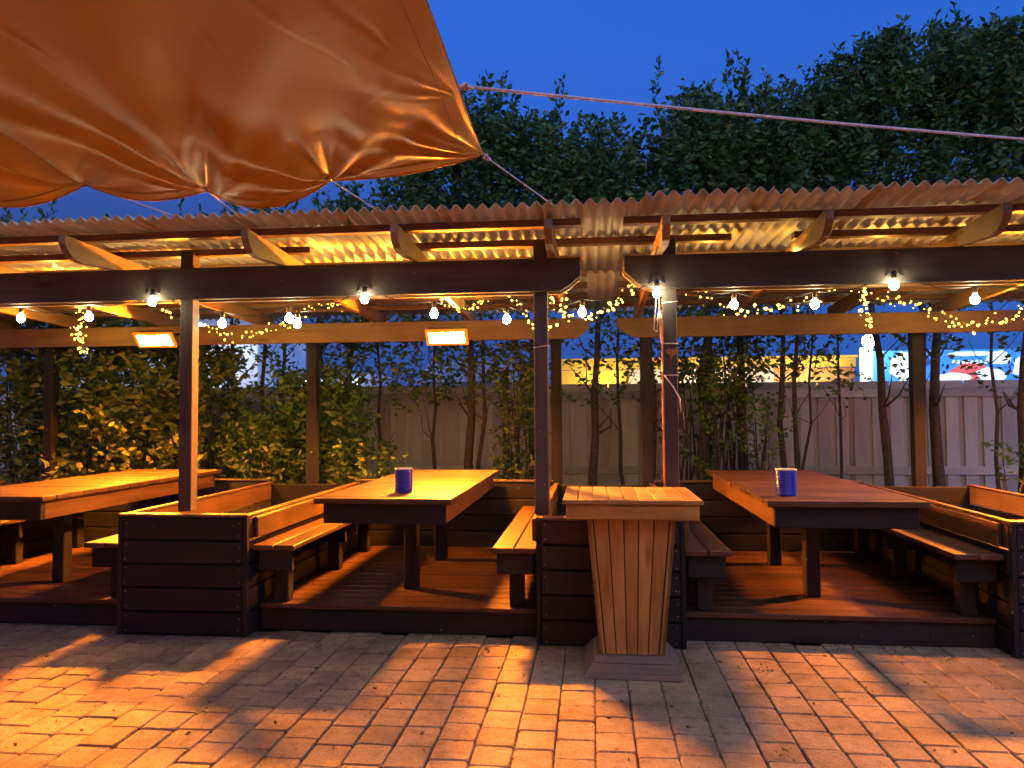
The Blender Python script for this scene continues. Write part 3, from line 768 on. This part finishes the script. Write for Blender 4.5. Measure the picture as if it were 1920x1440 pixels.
def sail():
    nx, ny = 620, 270
    X0, X1 = SX[0], SX[-1]
    xs = np.linspace(X0, X1, nx)
    ye = np.interp(-xs, [-v for v in SX], SY); ze = np.interp(-xs, [-v for v in SX], SZ)
    sag = np.zeros(nx)
    for i in range(len(SX)-1):
        f = (xs-SX[i])/(SX[i+1]-SX[i]); m = (f >= 0) & (f <= 1)
        sag[m] = SAG[i]*np.sin(math.pi*f[m])**.9
    v = (np.linspace(0, 1, ny)**1.7)[:, None]
    dist = v*6.6 + 0*xs; y = ye - dist
    z = ze + (3.10-ze)*(1-np.exp(-dist/1.9)) - sag*np.exp(-dist/.6) - .10*np.sin(np.clip(dist/6.6, 0, 1)*math.pi)
    for (fr, am, ph, sl) in ((1.1, .016, .4, .25), (1.9, .010, 2.0, -.2)):
        z = z + am*np.sin(2*math.pi*fr*(xs+sl*dist)/1.6+ph)*np.clip(dist/.5, 0, 1)*np.exp(-dist/3)
    for (tx, ty, sl, ln, am, w0, k) in sail_folds():
        dd = np.clip(ty-y, 0, None); q = math.sqrt(1+sl*sl); r = dd*q
        u = (xs - (tx + sl*dd + .03*np.sin(dd*5+tx*9)*dd))/q
        w = w0 + k*r; a = am*(r/(r+.10))*np.exp(-(r/ln)**1.6)
        e = u/w
        z = z + a*(np.exp(-(e-.25*np.sign(am))**2) - .45*np.exp(-((e-1.9)/1.2)**2) - .3*np.exp(-((e+1.9)/1.2)**2))*np.clip((X0-xs)/.03, 0, 1)
    V = np.stack([xs+0*dist, y, z], -1)
    F = [[j*nx+i, j*nx+i+1, (j+1)*nx+i+1, (j+1)*nx+i] for j in range(ny-1) for i in range(nx-1)]
    m, nt, n, l, b = new_mat('sail_cloth')
    ge = n.new('ShaderNodeNewGeometry'); nz = n.new('ShaderNodeTexNoise'); nz.inputs['Scale'].default_value = 2.2; nz.inputs['Detail'].default_value = 6; l.new(ge.outputs['Position'], nz.inputs['Vector'])
    rp = ramp(n, [(.3, (.37, .152, .010)), (.7, (.46, .205, .019))]); l.new(nz.outputs[0], rp.inputs[0]); l.new(rp.outputs[0], b.inputs['Base Color'])
    b.inputs['Roughness'].default_value = .46; b.inputs['Specular IOR Level'].default_value = .30
    tr = n.new('ShaderNodeBsdfTranslucent'); l.new(rp.outputs[0], tr.inputs[0]); mx = n.new('ShaderNodeMixShader'); mx.inputs[0].default_value = .12
    l.new(b.outputs[0], mx.inputs[1]); l.new(tr.outputs[0], mx.inputs[2]); l.new(mx.outputs[0], n['Material Output'].inputs[0])
    t = thing('shade_sail', 'large wrinkled orange shade sail stretched overhead at upper left', 'shade sail', (-3.7, 4.0, 2.8))
    P = V.reshape(-1, 3) - np.array((-3.7, 4.0, 2.8))
    o = link('cloth', mesh('cloth', P, F, m, True), (-3.7, 4.0, 2.8), t)
    fe = [V[0, i] for i in range(0, nx, 3)]; re = [V[j, 0] for j in range(0, ny, 3)]
    tubes('hem', [(fe, .005), (re, .006)], m, t, (-3.7, 4.0, 2.8), 5)
    ci = int(np.argmin(abs(xs-(SX[0]-.085)))); ri = int(np.argmin(abs(dist[:, 0]-.07)))
    dn = np.array((0, 0, -.0015))
    tubes('seam', [([V[j, ci]+dn for j in range(ri, ny, 2)], .0022), ([V[ri, i]+dn for i in range(ci, nx, 2)], .0022)], m, t, (-3.7, 4.0, 2.8), 4)
    for tx, ty, tz in zip(SX[:5], SY, SZ):
        lathe('grommet', [(.008, -.004), (.018, -.004), (.018, .004), (.008, .004), (.008, -.004)], M_STEEL, (tx-.005, ty-.02, tz), t, 12)
sail()
def rope(lab, a, b, mat=M_ROPE, r=.0045, knot=True, sag=.0):
    a = np.array(a, float); b = np.array(b, float)
    t = thing('rope', lab, 'rope', tuple(a), 'ropes holding the shade sail')
    pts = [a+(b-a)*s - np.array((0, 0, sag*math.sin(math.pi*s))) for s in np.linspace(0, 1, 9)]
    tubes('cord', [(pts, r)], mat, t, tuple(a), 6)
    if knot:
        d = (b-a)/np.linalg.norm(b-a)
        kn = []
        for k in range(26):
            q = k/25; an = q*math.pi*7
            kn.append(a + d*(.012+.045*q) + np.array((.011*math.cos(an), .011*math.sin(an), .011*math.sin(an*1.3))))
        tubes('knot', [(kn, r*.9)], mat, t, tuple(a), 5)
rope('pale rope from the free corner of the sail down to the roof', (SX[0], SY[0], SZ[0]), (-.215, 4.40, 2.735))
rope('pale rope from the second sail grommet down to the roof', (SX[1], SY[1], SZ[1]), (-1.277, 4.40, 2.735), knot=False)
rope('left rope of the pair below the third sail grommet', (SX[2], SY[2], SZ[2]), (-2.17, 4.40, 2.735), knot=False)
rope('right rope of the pair below the third sail grommet', (SX[2]+.01, SY[2], SZ[2]), (-2.05, 4.40, 2.735), knot=False)
rope('pale rope from the fourth sail grommet near the left edge', (SX[3], SY[3], SZ[3]), (-2.55, 4.40, 2.735), knot=False)
rope('long rope running across the trees to the right edge', (-.562, 3.13, 2.915), (4.6, 5.05, 3.02), mat=M_ROPE, r=.007, knot=True, sag=.03)

box_mast = tag(box('sail_mast', 4.58, 4.68, 5.02, 5.12, 0, 3.15, W_BEAM), 'tall timber mast that takes the long sail rope', 'mast')

# ------------------------------------------------------------------ trees
def shoots(n, cx, cyy, z0, z1, rx, ry, ln, step, top_taper=.55, down=0.):
    """points and directions of leaves on many upright shoots"""
    P = []; D = []
    for _ in range(n):
        f = random.random()**.8; z = z0+(z1-z0)*f
        taper = 1 - top_taper*max(0, (f-.55)/.45)**1.3
        a = random.uniform(0, 2*math.pi); rr = math.sqrt(random.random())
        x = cx+rx*taper*rr*math.cos(a); y = cyy+ry*taper*rr*math.sin(a)
        L = min(ln*random.uniform(.5, 1.3), max(.12, (z1-z)*1.0+.10))
        d = np.array((math.cos(a)*rr*.55+random.gauss(0, .18), math.sin(a)*rr*.45+random.gauss(0, .18), 1.0-down*random.random()*1.6)); d /= np.linalg.norm(d)
        m = max(3, int(L/step)); base = np.array((x, y, z))
        an = RNG.uniform(0, 2*math.pi, m); s = np.linspace(0, L, m)
        pts = base + d*s[:, None] + RNG.normal(0, .012, (m, 3))
        out = np.stack([np.cos(an), np.sin(an), RNG.uniform(-.1, .7, m)], 1)
        P.append(pts); D.append(out)
    return np.concatenate(P), np.concatenate(D)

def tree(cx, cyy, top, lab, stems, crown0=2.75, rx=.62, ry=.62, nsh=190, leaf=.074, low=14, lean=0.):
    t = thing('leafy_tree', lab, 'tree', (cx, cyy, .03), 'screen of trees behind the booths')
    items = []; P = []; D = []
    for (dx, dyy, r, bend) in stems:
        x, y, z = cx+dx*.3, cyy+dyy, .02; pts = [(x, y, z)]; rad = [r*1.25]
        n = 9; tx = cx+dx+lean
        for k in range(1, n+1):
            f = k/n; z = f*(top*.80)
            px_ = cx+dx*.3 + (tx-cx-dx*.3)*f + bend*math.sin(f*math.pi*1.3) + random.gauss(0, .018)
            py_ = cyy+dyy + random.gauss(0, .02)
            pts.append((px_, py_, z)); rad.append(r*(1-.78*f))
            if k >= 3:
                for _ in range(2):
                    az = random.uniform(0, 2*math.pi); L = random.uniform(.35, .8)*(1.0 if z > 2.2 else .7)
                    e = np.array((math.cos(az)*L*.62, math.sin(az)*L*.5, L*.75)); b0 = np.array((px_, py_, z))
                    mid = b0+e*.5+np.array((random.gauss(0, .04), random.gauss(0, .04), -.05))
                    items.append(([b0, mid, b0+e], [r*.32*(1-.5*f), r*.2*(1-.4*f), .003]))
                    if z < 2.6 and random.random() < .55:
                        q, dd = shoots(1, *(b0+e)[:2], (b0+e)[2]-.1, (b0+e)[2]+.3, .02, .02, .22, .03); P.append(q); D.append(dd)
        items.append((pts, rad))
    tubes('trunk', items, M_BARK, t, (cx, cyy, .03), 7)
    q, dd = shoots(int(nsh*.5), cx, cyy, crown0, top-.95, rx, ry, .5, .021, top_taper=.2); P.append(q); D.append(dd)
    for k in range(5):                                          # uneven sub-crowns
        a = random.uniform(0, 6.28); rr = random.uniform(.25, .85)
        q, dd = shoots(int(nsh*.115), cx+rx*rr*math.cos(a), cyy+ry*rr*math.sin(a), top-1.3, top-random.uniform(.15, .75), rx*.42, ry*.42, .45, .021, top_taper=.85); P.append(q); D.append(dd)
    # a few long leaders break the outline
    for _ in range(10):
        bx_ = np.array((cx+random.uniform(-rx, rx)*.95, cyy+random.uniform(-.35, .35), top-random.uniform(.75, .95)))
        L = random.uniform(.25, .95); m = int(L/.017); dv = np.array((random.gauss(0, .12), random.gauss(0, .1), 1.0))
        sv = np.linspace(0, L, m); an = RNG.uniform(0, 6.28, m)
        P.append(bx_ + dv*sv[:, None] + np.stack([.05*np.sin(sv*5+an[0]), 0*sv, 0*sv], 1))
        D.append(np.stack([np.cos(an), np.sin(an), .3+1.2*sv/L], 1))
    if low:
        q, dd = shoots(int(low*1.5), cx, cyy, 1.5, 2.7, rx*.85, ry*.6, .38, .026, down=.6)
        link('low_foliage', leaves_mesh('low_foliage', q-np.array((cx, cyy, .03)), dd, leaf*.95, L_TREE_LIT), (cx, cyy, .03), t)
    P = np.concatenate(P); D = np.concatenate(D)
    link('crown', leaves_mesh('crown', P-np.array((cx, cyy, .03)), D, leaf, L_TREE), (cx, cyy, .03), t)

one = [(.0, 0, .045, .05)]
TREES = [
 (-6.75, 8.35, 4.05, 'low tree whose tip shows under the sail at the far left', one, 60, 0),
 (-5.95, 8.45, 3.75, 'low tree behind the left part of the hedge', one, 60, 0),
 (-5.0, 8.45, 3.92, 'low tree behind the hedge under the left heater', one, 70, 0),
 (-4.25, 8.45, 4.0, 'low tree just left of the leftmost front post', one, 90, 6),
 (-3.72, 8.35, 4.05, 'twin-stemmed tree beside the pale house wall', [(-.1, 0, .045, -.03), (.16, .05, .04, .03)], 100, 3),
 (-3.12, 8.35, 4.1, 'tree rising behind the yellow-green shrub', [(.0, 0, .05, .03)], 120, 20),
 (-2.42, 8.2, 4.15, 'tree with curved trunk left of the middle heater', [(-.28, 0, .055, -.16), (-.05, .1, .03, .06)], 130, 34),
 (-1.85, 8.5, 4.5, 'thin-stemmed tree just left of the middle heater', [(0, 0, .028, .03)], 130, 22),
 (-1.36, 8.2, 5.35, 'tree with a straight bare trunk right of the middle heater', [(.02, 0, .062, 0), (.16, .02, .03, .05)], 190, 20),
 (-.72, 8.3, 5.15, 'tree behind the vine-covered post', one, 190, 6),
 (-.1, 8.2, 4.72, 'dark tree leaning right in the gap between the pergolas', [(.3, 0, .06, -.05)], 170, 12),
 (.5, 8.3, 4.80, 'low-crowned tree behind the podium with a slanting stem', [(.12, 0, .05, .1), (-.25, .1, .028, -.05)], 170, 14),
 (1.2, 8.25, 5.25, 'tree with a thick ivy-green trunk behind the right table', [(.02, 0, .085, .0), (.1, .08, .05, .03)], 200, 34),
 (1.62, 8.35, 5.3, 'slim tree with two stems behind the right table', [(-.06, 0, .04, .02), (.1, 0, .035, -.03)], 200, 22),
 (2.08, 8.2, 5.15, 'slim tree with forked stem behind the right blue tin', [(-.08, 0, .042, -.03), (.08, .03, .035, .04), (.3, .05, .02, .05)], 200, 14),
 (2.62, 8.45, 5.28, 'bare-stemmed tree over the orange building', [(.05, 0, .02, .05)], 210, 1),
 (3.2, 8.15, 5.68, 'tree with a wide V-shaped trunk right of the right table', [(-.38, 0, .055, .02), (.34, .02, .058, .0)], 220, 3),
 (3.62, 8.3, 5.72, 'tree with a straight grey trunk beside the rear post', [(0, 0, .07, .0)], 220, 3),
 (4.2, 8.1, 5.58, 'leaning tree near the right edge of the picture', [(.3, 0, .075, .05), (-.1, .1, .025, 0)], 220, 5),
 (4.85, 8.3, 5.5, 'tree cut by the right edge of the picture', one, 200, 10),
]
for (x, y, top, lab, st, nsh, low) in TREES: tree(x, y, top, lab, st, nsh=int(nsh*2.3), low=int(low*2.4))

def bush(name, cx, cyy, z0, z1, rx, ry, n, lab, mat, leaf=.06, cat='shrub', group='shrubs behind the booths', ln=.4, step=.022):
    t = thing(name, lab, cat, (cx, cyy, .03), group)
    items = []
    for _ in range(7):
        a = random.uniform(0, 6.28); e = np.array((cx+rx*.6*math.cos(a), cyy+ry*.5*math.sin(a), z0+(z1-z0)*random.uniform(.4, .9)))
        b = np.array((cx+random.gauss(0, .05), cyy+random.gauss(0, .05), .02)); items.append(([b, (b+e)/2+RNG.normal(0, .05, 3), e], [.018, .012, .004]))
    tubes('stem', items, M_BARK, t, (cx, cyy, .03), 6)
    q, dd = shoots(n, cx, cyy, z0, z1-.1, rx, ry, ln, step, down=.45)
    link('foliage', leaves_mesh('foliage', q-np.array((cx, cyy, .03)), dd, leaf, mat), (cx, cyy, .03), t)
HG = 'hedge bushes at the left'
bush('hedge_bush', -6.55, 8.0, .35, 2.6, .55, .45, 330, 'hedge bush cut by the left edge of the picture', L_HEDGE, .088, 'hedge', HG)
bush('hedge_bush', -5.75, 7.95, .35, 2.75, .55, .45, 350, 'tall amber-lit hedge bush under the two leftmost bulbs', L_HEDGE, .088, 'hedge', HG)
bush('hedge_bush', -5.0, 7.95, .35, 2.55, .5, .45, 340, 'amber-lit hedge bush below the left heater', L_HEDGE, .088, 'hedge', HG)
bush('hedge_bush', -4.4, 8.0, .35, 2.3, .42, .4, 270, 'hedge bush ending behind the leftmost front post', L_HEDGE, .088, 'hedge', HG)
bush('shrub', -3.45, 7.85, .45, 1.5, .42, .3, 190, 'low yellow-green shrub right of the leftmost post', L_SHRUB, .07)
bush('shrub', -2.95, 7.9, .5, 2.0, .45, .32, 300, 'tall yellow-green shrub left of the middle table', L_SHRUB, .07)
bush('shrub', -2.45, 7.8, .4, 1.25, .25, .25, 50, 'small shrub at the foot of the curved trunk', L_SHRUB, .07)
bush('climbing_vine', -.80, 8.0, .5, 2.3, .15, .14, 120, 'yellow-leaved vine climbing beside the post left of the podium', L_HEDGE, .065, 'vine', None)
bush('climbing_vine', 1.32, 8.05, .6, 2.1, .16, .12, 55, 'green vine on the thick trunk behind the right table', L_SHRUB, .055, 'vine', None)
bush('climbing_vine', 1.75, 8.05, .7, 1.7, .14, .1, 30, 'green vine on the slim stems behind the right table', L_SHRUB, .055, 'vine', None)
bush('climbing_vine', .95, 8.3, .9, 2.4, .2, .2, 26, 'dark ivy between the two rear posts behind the podium', L_TREE, .08, 'vine', None)
bush('climbing_vine', 1.5, 8.35, 1.3, 2.5, .3, .2, 34, 'dark ivy hanging over the fence behind the right table', L_TREE, .08, 'vine', None)
bush('shrub', 4.15, 7.85, .55, 1.2, .22, .2, 14, 'sparse yellow-leaved shrub under the leaning right tree', L_SHRUB, .07)
bp_ = tag(box('bed_post', -.965, -.895, 8.05, 8.12, .03, 2.0, W_BEAM), 'free-standing dark post beside the yellow-leaved vine', 'post')

# ------------------------------------------------------------------ the street behind the fence
M_YEL = simple('yellow_wall', (.80, .46, .035), .8, noise=.08, nscale=1.5)
M_ORG = simple('orange_wall', (.50, .22, .055), .8, noise=.1, nscale=1.5)
M_CRM = simple('cream_wall', (.80, .62, .38), .8, noise=.06, nscale=1.5)
M_WHT = simple('white_wall', (.72, .73, .76), .8, noise=.05, nscale=1.5)
M_GRY = simple('grey_roof', (.22, .24, .28), .8, noise=.1, nscale=2)
M_GLS = simple('shop_glass', (.03, .04, .06), .1)
sh = thing('shop_building', 'yellow and orange shop building beyond the fence', 'building', (3.4, 24, 0))
box('wall', -1.2, 8.05, 23.9, 29, 0, 2.86, M_ORG, sh, .01)
box('fascia', -1.2, 8.05, 23.80, 23.89, 2.87, 3.14, M_YEL, sh, .01)
box('cornice', -1.25, 8.1, 23.74, 23.83, 3.145, 3.22, M_YEL, sh, .01)
box('panel', -1.15, 1.1, 23.84, 23.895, .4, 2.86, M_YEL, sh, .01)
box('panel', 1.2, 5.6, 23.84, 23.895, .4, 2.86, M_CRM, sh, .01)
for k in range(5): box('window', 1.35+k*.85, 2.1+k*.85, 23.80, 23.838, .9, 2.1, M_GLS, sh, .01)
# lit hoarding
M_BLUE = simple('hoarding_blue', (.05, .25, .75), .4, emit=(.05, .27, .95), strength=.75)
M_HWH = simple('hoarding_white', (.8, .85, .9), .4, emit=(.75, .88, 1.0), strength=1.0)
M_HRED = simple('hoarding_red', (.7, .12, .10), .4, emit=(.85, .13, .10), strength=.8)
M_HNAVY = simple('hoarding_navy', (.02, .06, .2), .4, emit=(.02, .09, .32), strength=.6)
hd = thing('lit_hoarding', 'backlit blue, white and red picture hoarding beyond the fence', 'hoarding', (11, 22, 0))
box('panel', 7.86, 15, 22.0, 22.2, .3, 3.2, M_BLUE, hd, .01)
box('pillar', 7.6, 7.83, 21.95, 22.2, 0, 3.3, M_HWH, hd, .01)
def blob(cx, cz, rx, rz, mat, yo, n=14, wob=.18, nm='print', seed=1):
    r = random.Random(seed); P = []
    for i in range(n):
        a = -2*math.pi*i/n; q = 1+r.uniform(-wob, wob); P.append((cx+rx*q*math.cos(a), cz+rz*q*math.sin(a)))
    prism(nm, P, 1, 22.0-yo-.008, 22.0-yo, mat, hd, grain=0, bev=0)
for i, (cx, cz, rx, rz, mt) in enumerate([(8.75, 2.75, .42, .38, M_HWH), (8.95, 2.42, .36, .2, M_HWH), (9.15, 2.9, .25, .22, M_HNAVY), (10.45, 2.58, .52, .24, M_HRED), (10.05, 2.42, .5, .14, M_HWH), (11.0, 2.48, .38, .2, M_HWH), (11.2, 2.95, .3, .2, M_HWH), (10.45, 3.08, .62, .07, M_HWH), (12.0, 2.7, .45, .35, M_HWH), (12.3, 2.5, .3, .3, M_HNAVY), (13.0, 2.8, .5, .3, M_HRED)]):
    blob(cx, cz, rx, rz, mt, .012+i*.01, seed=i)
# scrawl of pale strokes along the top of the hoarding
for k in range(9):
    xx = 9.95+k*.12; prism('print', [(xx, 2.80), (xx+.05+.02*(k % 3), 2.80), (xx+.075, 2.90), (xx+.02, 2.90)][::-1], 1, 21.86, 21.868, M_HWH, hd, grain=0, bev=0)
lampc = (7.55, 21.3, 3.42)
sl = thing('street_lamp', 'bright white street lamp above the fence at right', 'street lamp', (lampc[0], lampc[1], 0))
tubes('pole', [([(lampc[0]+.1, lampc[1]+.1, 0), (lampc[0]+.1, lampc[1]+.1, 3.5)], .04)], M_GRY, sl, (lampc[0], lampc[1], 0))
lathe('globe', [(.001, -.17)] + [(.17*math.sin(a), -.17*math.cos(a)) for a in np.linspace(.2, 2.95, 10)] + [(.001, .17)], simple('street_lamp_glow', (1, 1, .9), .4, emit=(.92, 1.0, .78), strength=260), lampc, sl, 16)
# unseen wall lamps added to brighten the yellow shop front
for k in range(3):
    x = .4+k*3.0
    t = thing('added_wall_lamp', ['unseen warm lamp added over the yellow end of the shop', 'unseen warm lamp added over the cream middle of the shop', 'unseen warm lamp added over the orange end of the shop'][k], 'wall lamp', (x, 23.2, 2.1), 'unseen lamps added to light the shop')
    tubes('arm', [([(x, 23.75, 2.3), (x, 23.3, 2.32), (x, 23.2, 2.2)], .015)], M_BLACK, t, (x, 23.2, 2.1))
    lathe('lantern', [(.001, -.1), (.08, -.08), (.1, .0), (.06, .08), (.001, .1)], simple('added_lamp_glow', (1, .8, .5), .4, emit=(1, .72, .36), strength=420), (x, 23.2, 2.1), t, 12)
hs = thing('white_house', 'pale house wall behind the fence right of the leftmost post', 'house', (-9.5, 18, 0))
box('wall', -13.0, -7.9, 17, 20, 0, 3.6, M_WHT, hs, .01)
box('wall', -7.6, -5.4, 18, 20, 0, 2.5, M_WHT, hs, .01)
prism('roof', [(16.7, 3.6), (20.3, 3.6), (18.5, 4.6)], 0, -13.2, -7.7, M_GRY, hs, grain=None)
box('window', -7.2, -6.6, 17.96, 17.99, 1.7, 2.35, simple('lit_window', (.8, .85, .9), .3, emit=(.8, .92, 1.0), strength=3.5), hs, .005)
box('window', -6.2, -5.75, 17.96, 17.99, 1.7, 2.35, simple('lit_window_b', (.8, .85, .9), .3, emit=(.8, .92, 1.0), strength=3.5), hs, .005)
lampb = (-8.55, 15.5, 3.42)
sl = thing('street_lamp', 'white lamp glimpsed behind the twin festoon bulbs', 'street lamp', (lampb[0], lampb[1], 0))
tubes('pole', [([(lampb[0]+.1, lampb[1]+.1, 0), (lampb[0]+.1, lampb[1]+.1, 3.5)], .04)], M_GRY, sl, (lampb[0], lampb[1], 0))
lathe('globe', [(.001, -.1)] + [(.1*math.sin(a), -.1*math.cos(a)) for a in np.linspace(.2, 2.95, 10)] + [(.001, .1)], simple('street_lamp_glow_b', (1, 1, .9), .4, emit=(.9, .95, 1.0), strength=420), lampb, sl, 16)
hs2 = thing('grey_shed', 'grey-roofed shed beyond the fence behind the bed post', 'shed', (-3, 20, 0))
box('wall', -4.3, -1.9, 19, 22, 0, 2.3, M_WHT, hs2, .01)
prism('roof', [(18.7, 2.3), (22.3, 2.3), (20.5, 2.95)], 0, -4.5, -1.7, M_GRY, hs2, grain=None)
sg = thing('red_sign', 'small lit red sign glimpsed above the rear beam', 'sign', (-7.2, 24, 0))
box('panel', -7.3, -6.7, 24, 24.1, 4.55, 4.9, simple('red_sign_glow', (.7, .1, .1), .4, emit=(1, .12, .1), strength=1.5), sg, .01)
tubes('pole', [([(-7.0, 24.05, 0), (-7.0, 24.05, 4.55)], .05)], M_GRY, sg, (-7.2, 24, 0))

rb = thing('sky_blocking_building', 'unseen cream building added facing the booths to block sky light', 'building', (-1, -4, 0))  # unseen building added to keep blue sky light off the booths
box('wall', -14, 13, -4.4, -4.0, 0, 5.2, M_CRM, rb, .01)
box('roof', -14.3, 13.3, -5.0, -3.6, 5.21, 5.4, M_GRY, rb, .01)
for k in range(5): box('window', -9+k*4.2, -6.9+k*4.2, -3.998, -3.96, .9, 2.3, M_GLS, rb, .01)
box('door', 9.6, 10.6, -3.998, -3.95, 0, 2.1, W_BEAM, rb, .01)

# ------------------------------------------------------------------ cords and ties on the posts
def tie(x0, x1, y0, y1, z, dz, lab):
    pts = [(x0, y0, z), (x1, y0, z+dz), (x1, y1, z+dz), (x0, y1, z), (x0, y0, z)]
    tag(tubes('cable_tie', [(pts, .0035)], M_TIE, None, (x0, y0, z), 5), lab, 'cable tie', 'pale ties round the posts')
e = .0495
tie(.518-e, .518+e, 4.9975, 5.094, 2.225, .008, 'topmost pale tie round the post behind the podium')
tie(.518-e, .518+e, 4.9975, 5.094, 1.955, -.002, 'middle pale tie round the post behind the podium')
tie(.518-e, .518+e, 4.9975, 5.094, 1.745, 0, 'lowest pale tie round the post behind the podium')
tie(-.338-e, -.338+e, 4.9975, 5.094, 1.94, .015, 'single pale tie round the post left of the podium')
tag(tubes('orange_cord', [([(.466, 4.993, 2.1), (.465, 4.99, 1.9), (.463, 4.988, 1.6), (.468, 4.99, 1.2), (.467, 4.99, .83)], .006)], M_ORANGE_CORD, None, (.466, 4.993, .83), 6), 'orange cord running down the left edge of the post behind the podium', 'cord')
c = thing('plug_cord', 'white cord ending in a black plug on the post behind the podium', 'cord', (.57, 4.985, 1.5))
tubes('cord', [([(.475, 4.99, 1.745), (.53, 4.988, 1.67), (.572, 4.985, 1.59), (.577, 4.985, 1.5)], .0045)], M_TIE, c, (.57, 4.985, 1.5), 6)
prism('plug', [(.562, 1.40), (.588, 1.375), (.602, 1.39), (.594, 1.5), (.568, 1.5)], 1, 4.97, 5.0, M_BLACK, c, grain=0)
c = thing('hanging_plug', 'bundle of pale string-light leads hanging by the post behind the podium', 'cord', (.45, 4.985, 2.2))
tubes('lead', [([(.43, 4.985, 2.33), (.425, 4.98, 2.2), (.412, 4.985, 2.05), (.43, 4.985, 2.03), (.445, 4.985, 2.15)], .004), ([(.447, 4.98, 2.28), (.45, 4.975, 2.1), (.452, 4.98, 1.97), (.462, 4.98, 1.93)], .004)], M_TIE, c, (.45, 4.985, 2.2), 5)
lathe('connector', [(.001, -.03), (.014, -.03), (.017, .0), (.01, .04), (.001, .045)], M_TIE, (.448, 4.975, 2.12), c, 10)
dl = mesh('dead_leaf', [(-.045, 0, .02), (-.02, -.004, .035), (.0, -.006, .028), (.028, -.003, .04), (.05, 0, .022), (.03, -.005, .0), (.008, -.008, -.012), (-.005, -.004, -.045), (-.015, -.006, -.008)], [[0, 1, 2, 8], [2, 3, 4, 5], [2, 5, 6, 8], [6, 7, 8]], L_DRY)
tag(link('dead_leaf', dl, (.525, 4.99, 1.885)), 'brown dead leaf stuck to the post behind the podium', 'leaf')

# ------------------------------------------------------------------ litter and weeds on the ground
def flat_litter(name, spots_, z, mat, size, lab, cat):
    P = []; D = []
    for (x, y) in spots_:
        P.append((x, y, z)); a = random.uniform(0, 6.28); D.append((math.cos(a), math.sin(a), .12))
    o = link(name, leaves_mesh(name, np.array(P), np.array(D), size, mat, jitter=.05, wide=.5)); o['kind'] = 'stuff'; o['label'] = lab; o['category'] = cat
flat_litter('leaf_litter', [(random.uniform(-4.5, 3.2), random.uniform(3.1, 5.0)) for _ in range(230)], .004, L_DRY, .026, 'tiny fallen leaves scattered over the pavers', 'litter')
flat_litter('deck_litter', [(random.uniform(-2.2, 2.4), random.uniform(5.1, 7.2)) for _ in range(110)], DZ+.004, L_DRY, .020, 'tiny fallen leaves scattered over the decks', 'litter')
flat_litter('edge_litter', [(random.uniform(-4.5, 3.2), random.gauss(5.01, .03)) for _ in range(160)], .003, L_DRY, .020, 'dry leaf crumbs gathered along the deck edge', 'litter')
for (x, y, lab) in ((-1.66, 4.05, 'small green weed in the paving joint left of centre'), (-2.62, 4.62, 'small weed in the joints before the left planter'), (-1.95, 3.62, 'dark moss tuft in the lower left paving'), (.82, 3.42, 'small green weed in the joint below the podium'), (2.07, 4.72, 'weed in the joint near the right deck'), (.98, 4.45, 'weed in the joint right of the podium')):
    t = thing('weed', lab, 'weed', (x, y, 0), 'weeds in the paving joints')
    q, dd = shoots(7, x, y, .001, .014, .03, .012, .02, .004)
    link('foliage', leaves_mesh('foliage', q-np.array((x, y, 0)), dd, .015, L_SHRUB), (x, y, 0), t)
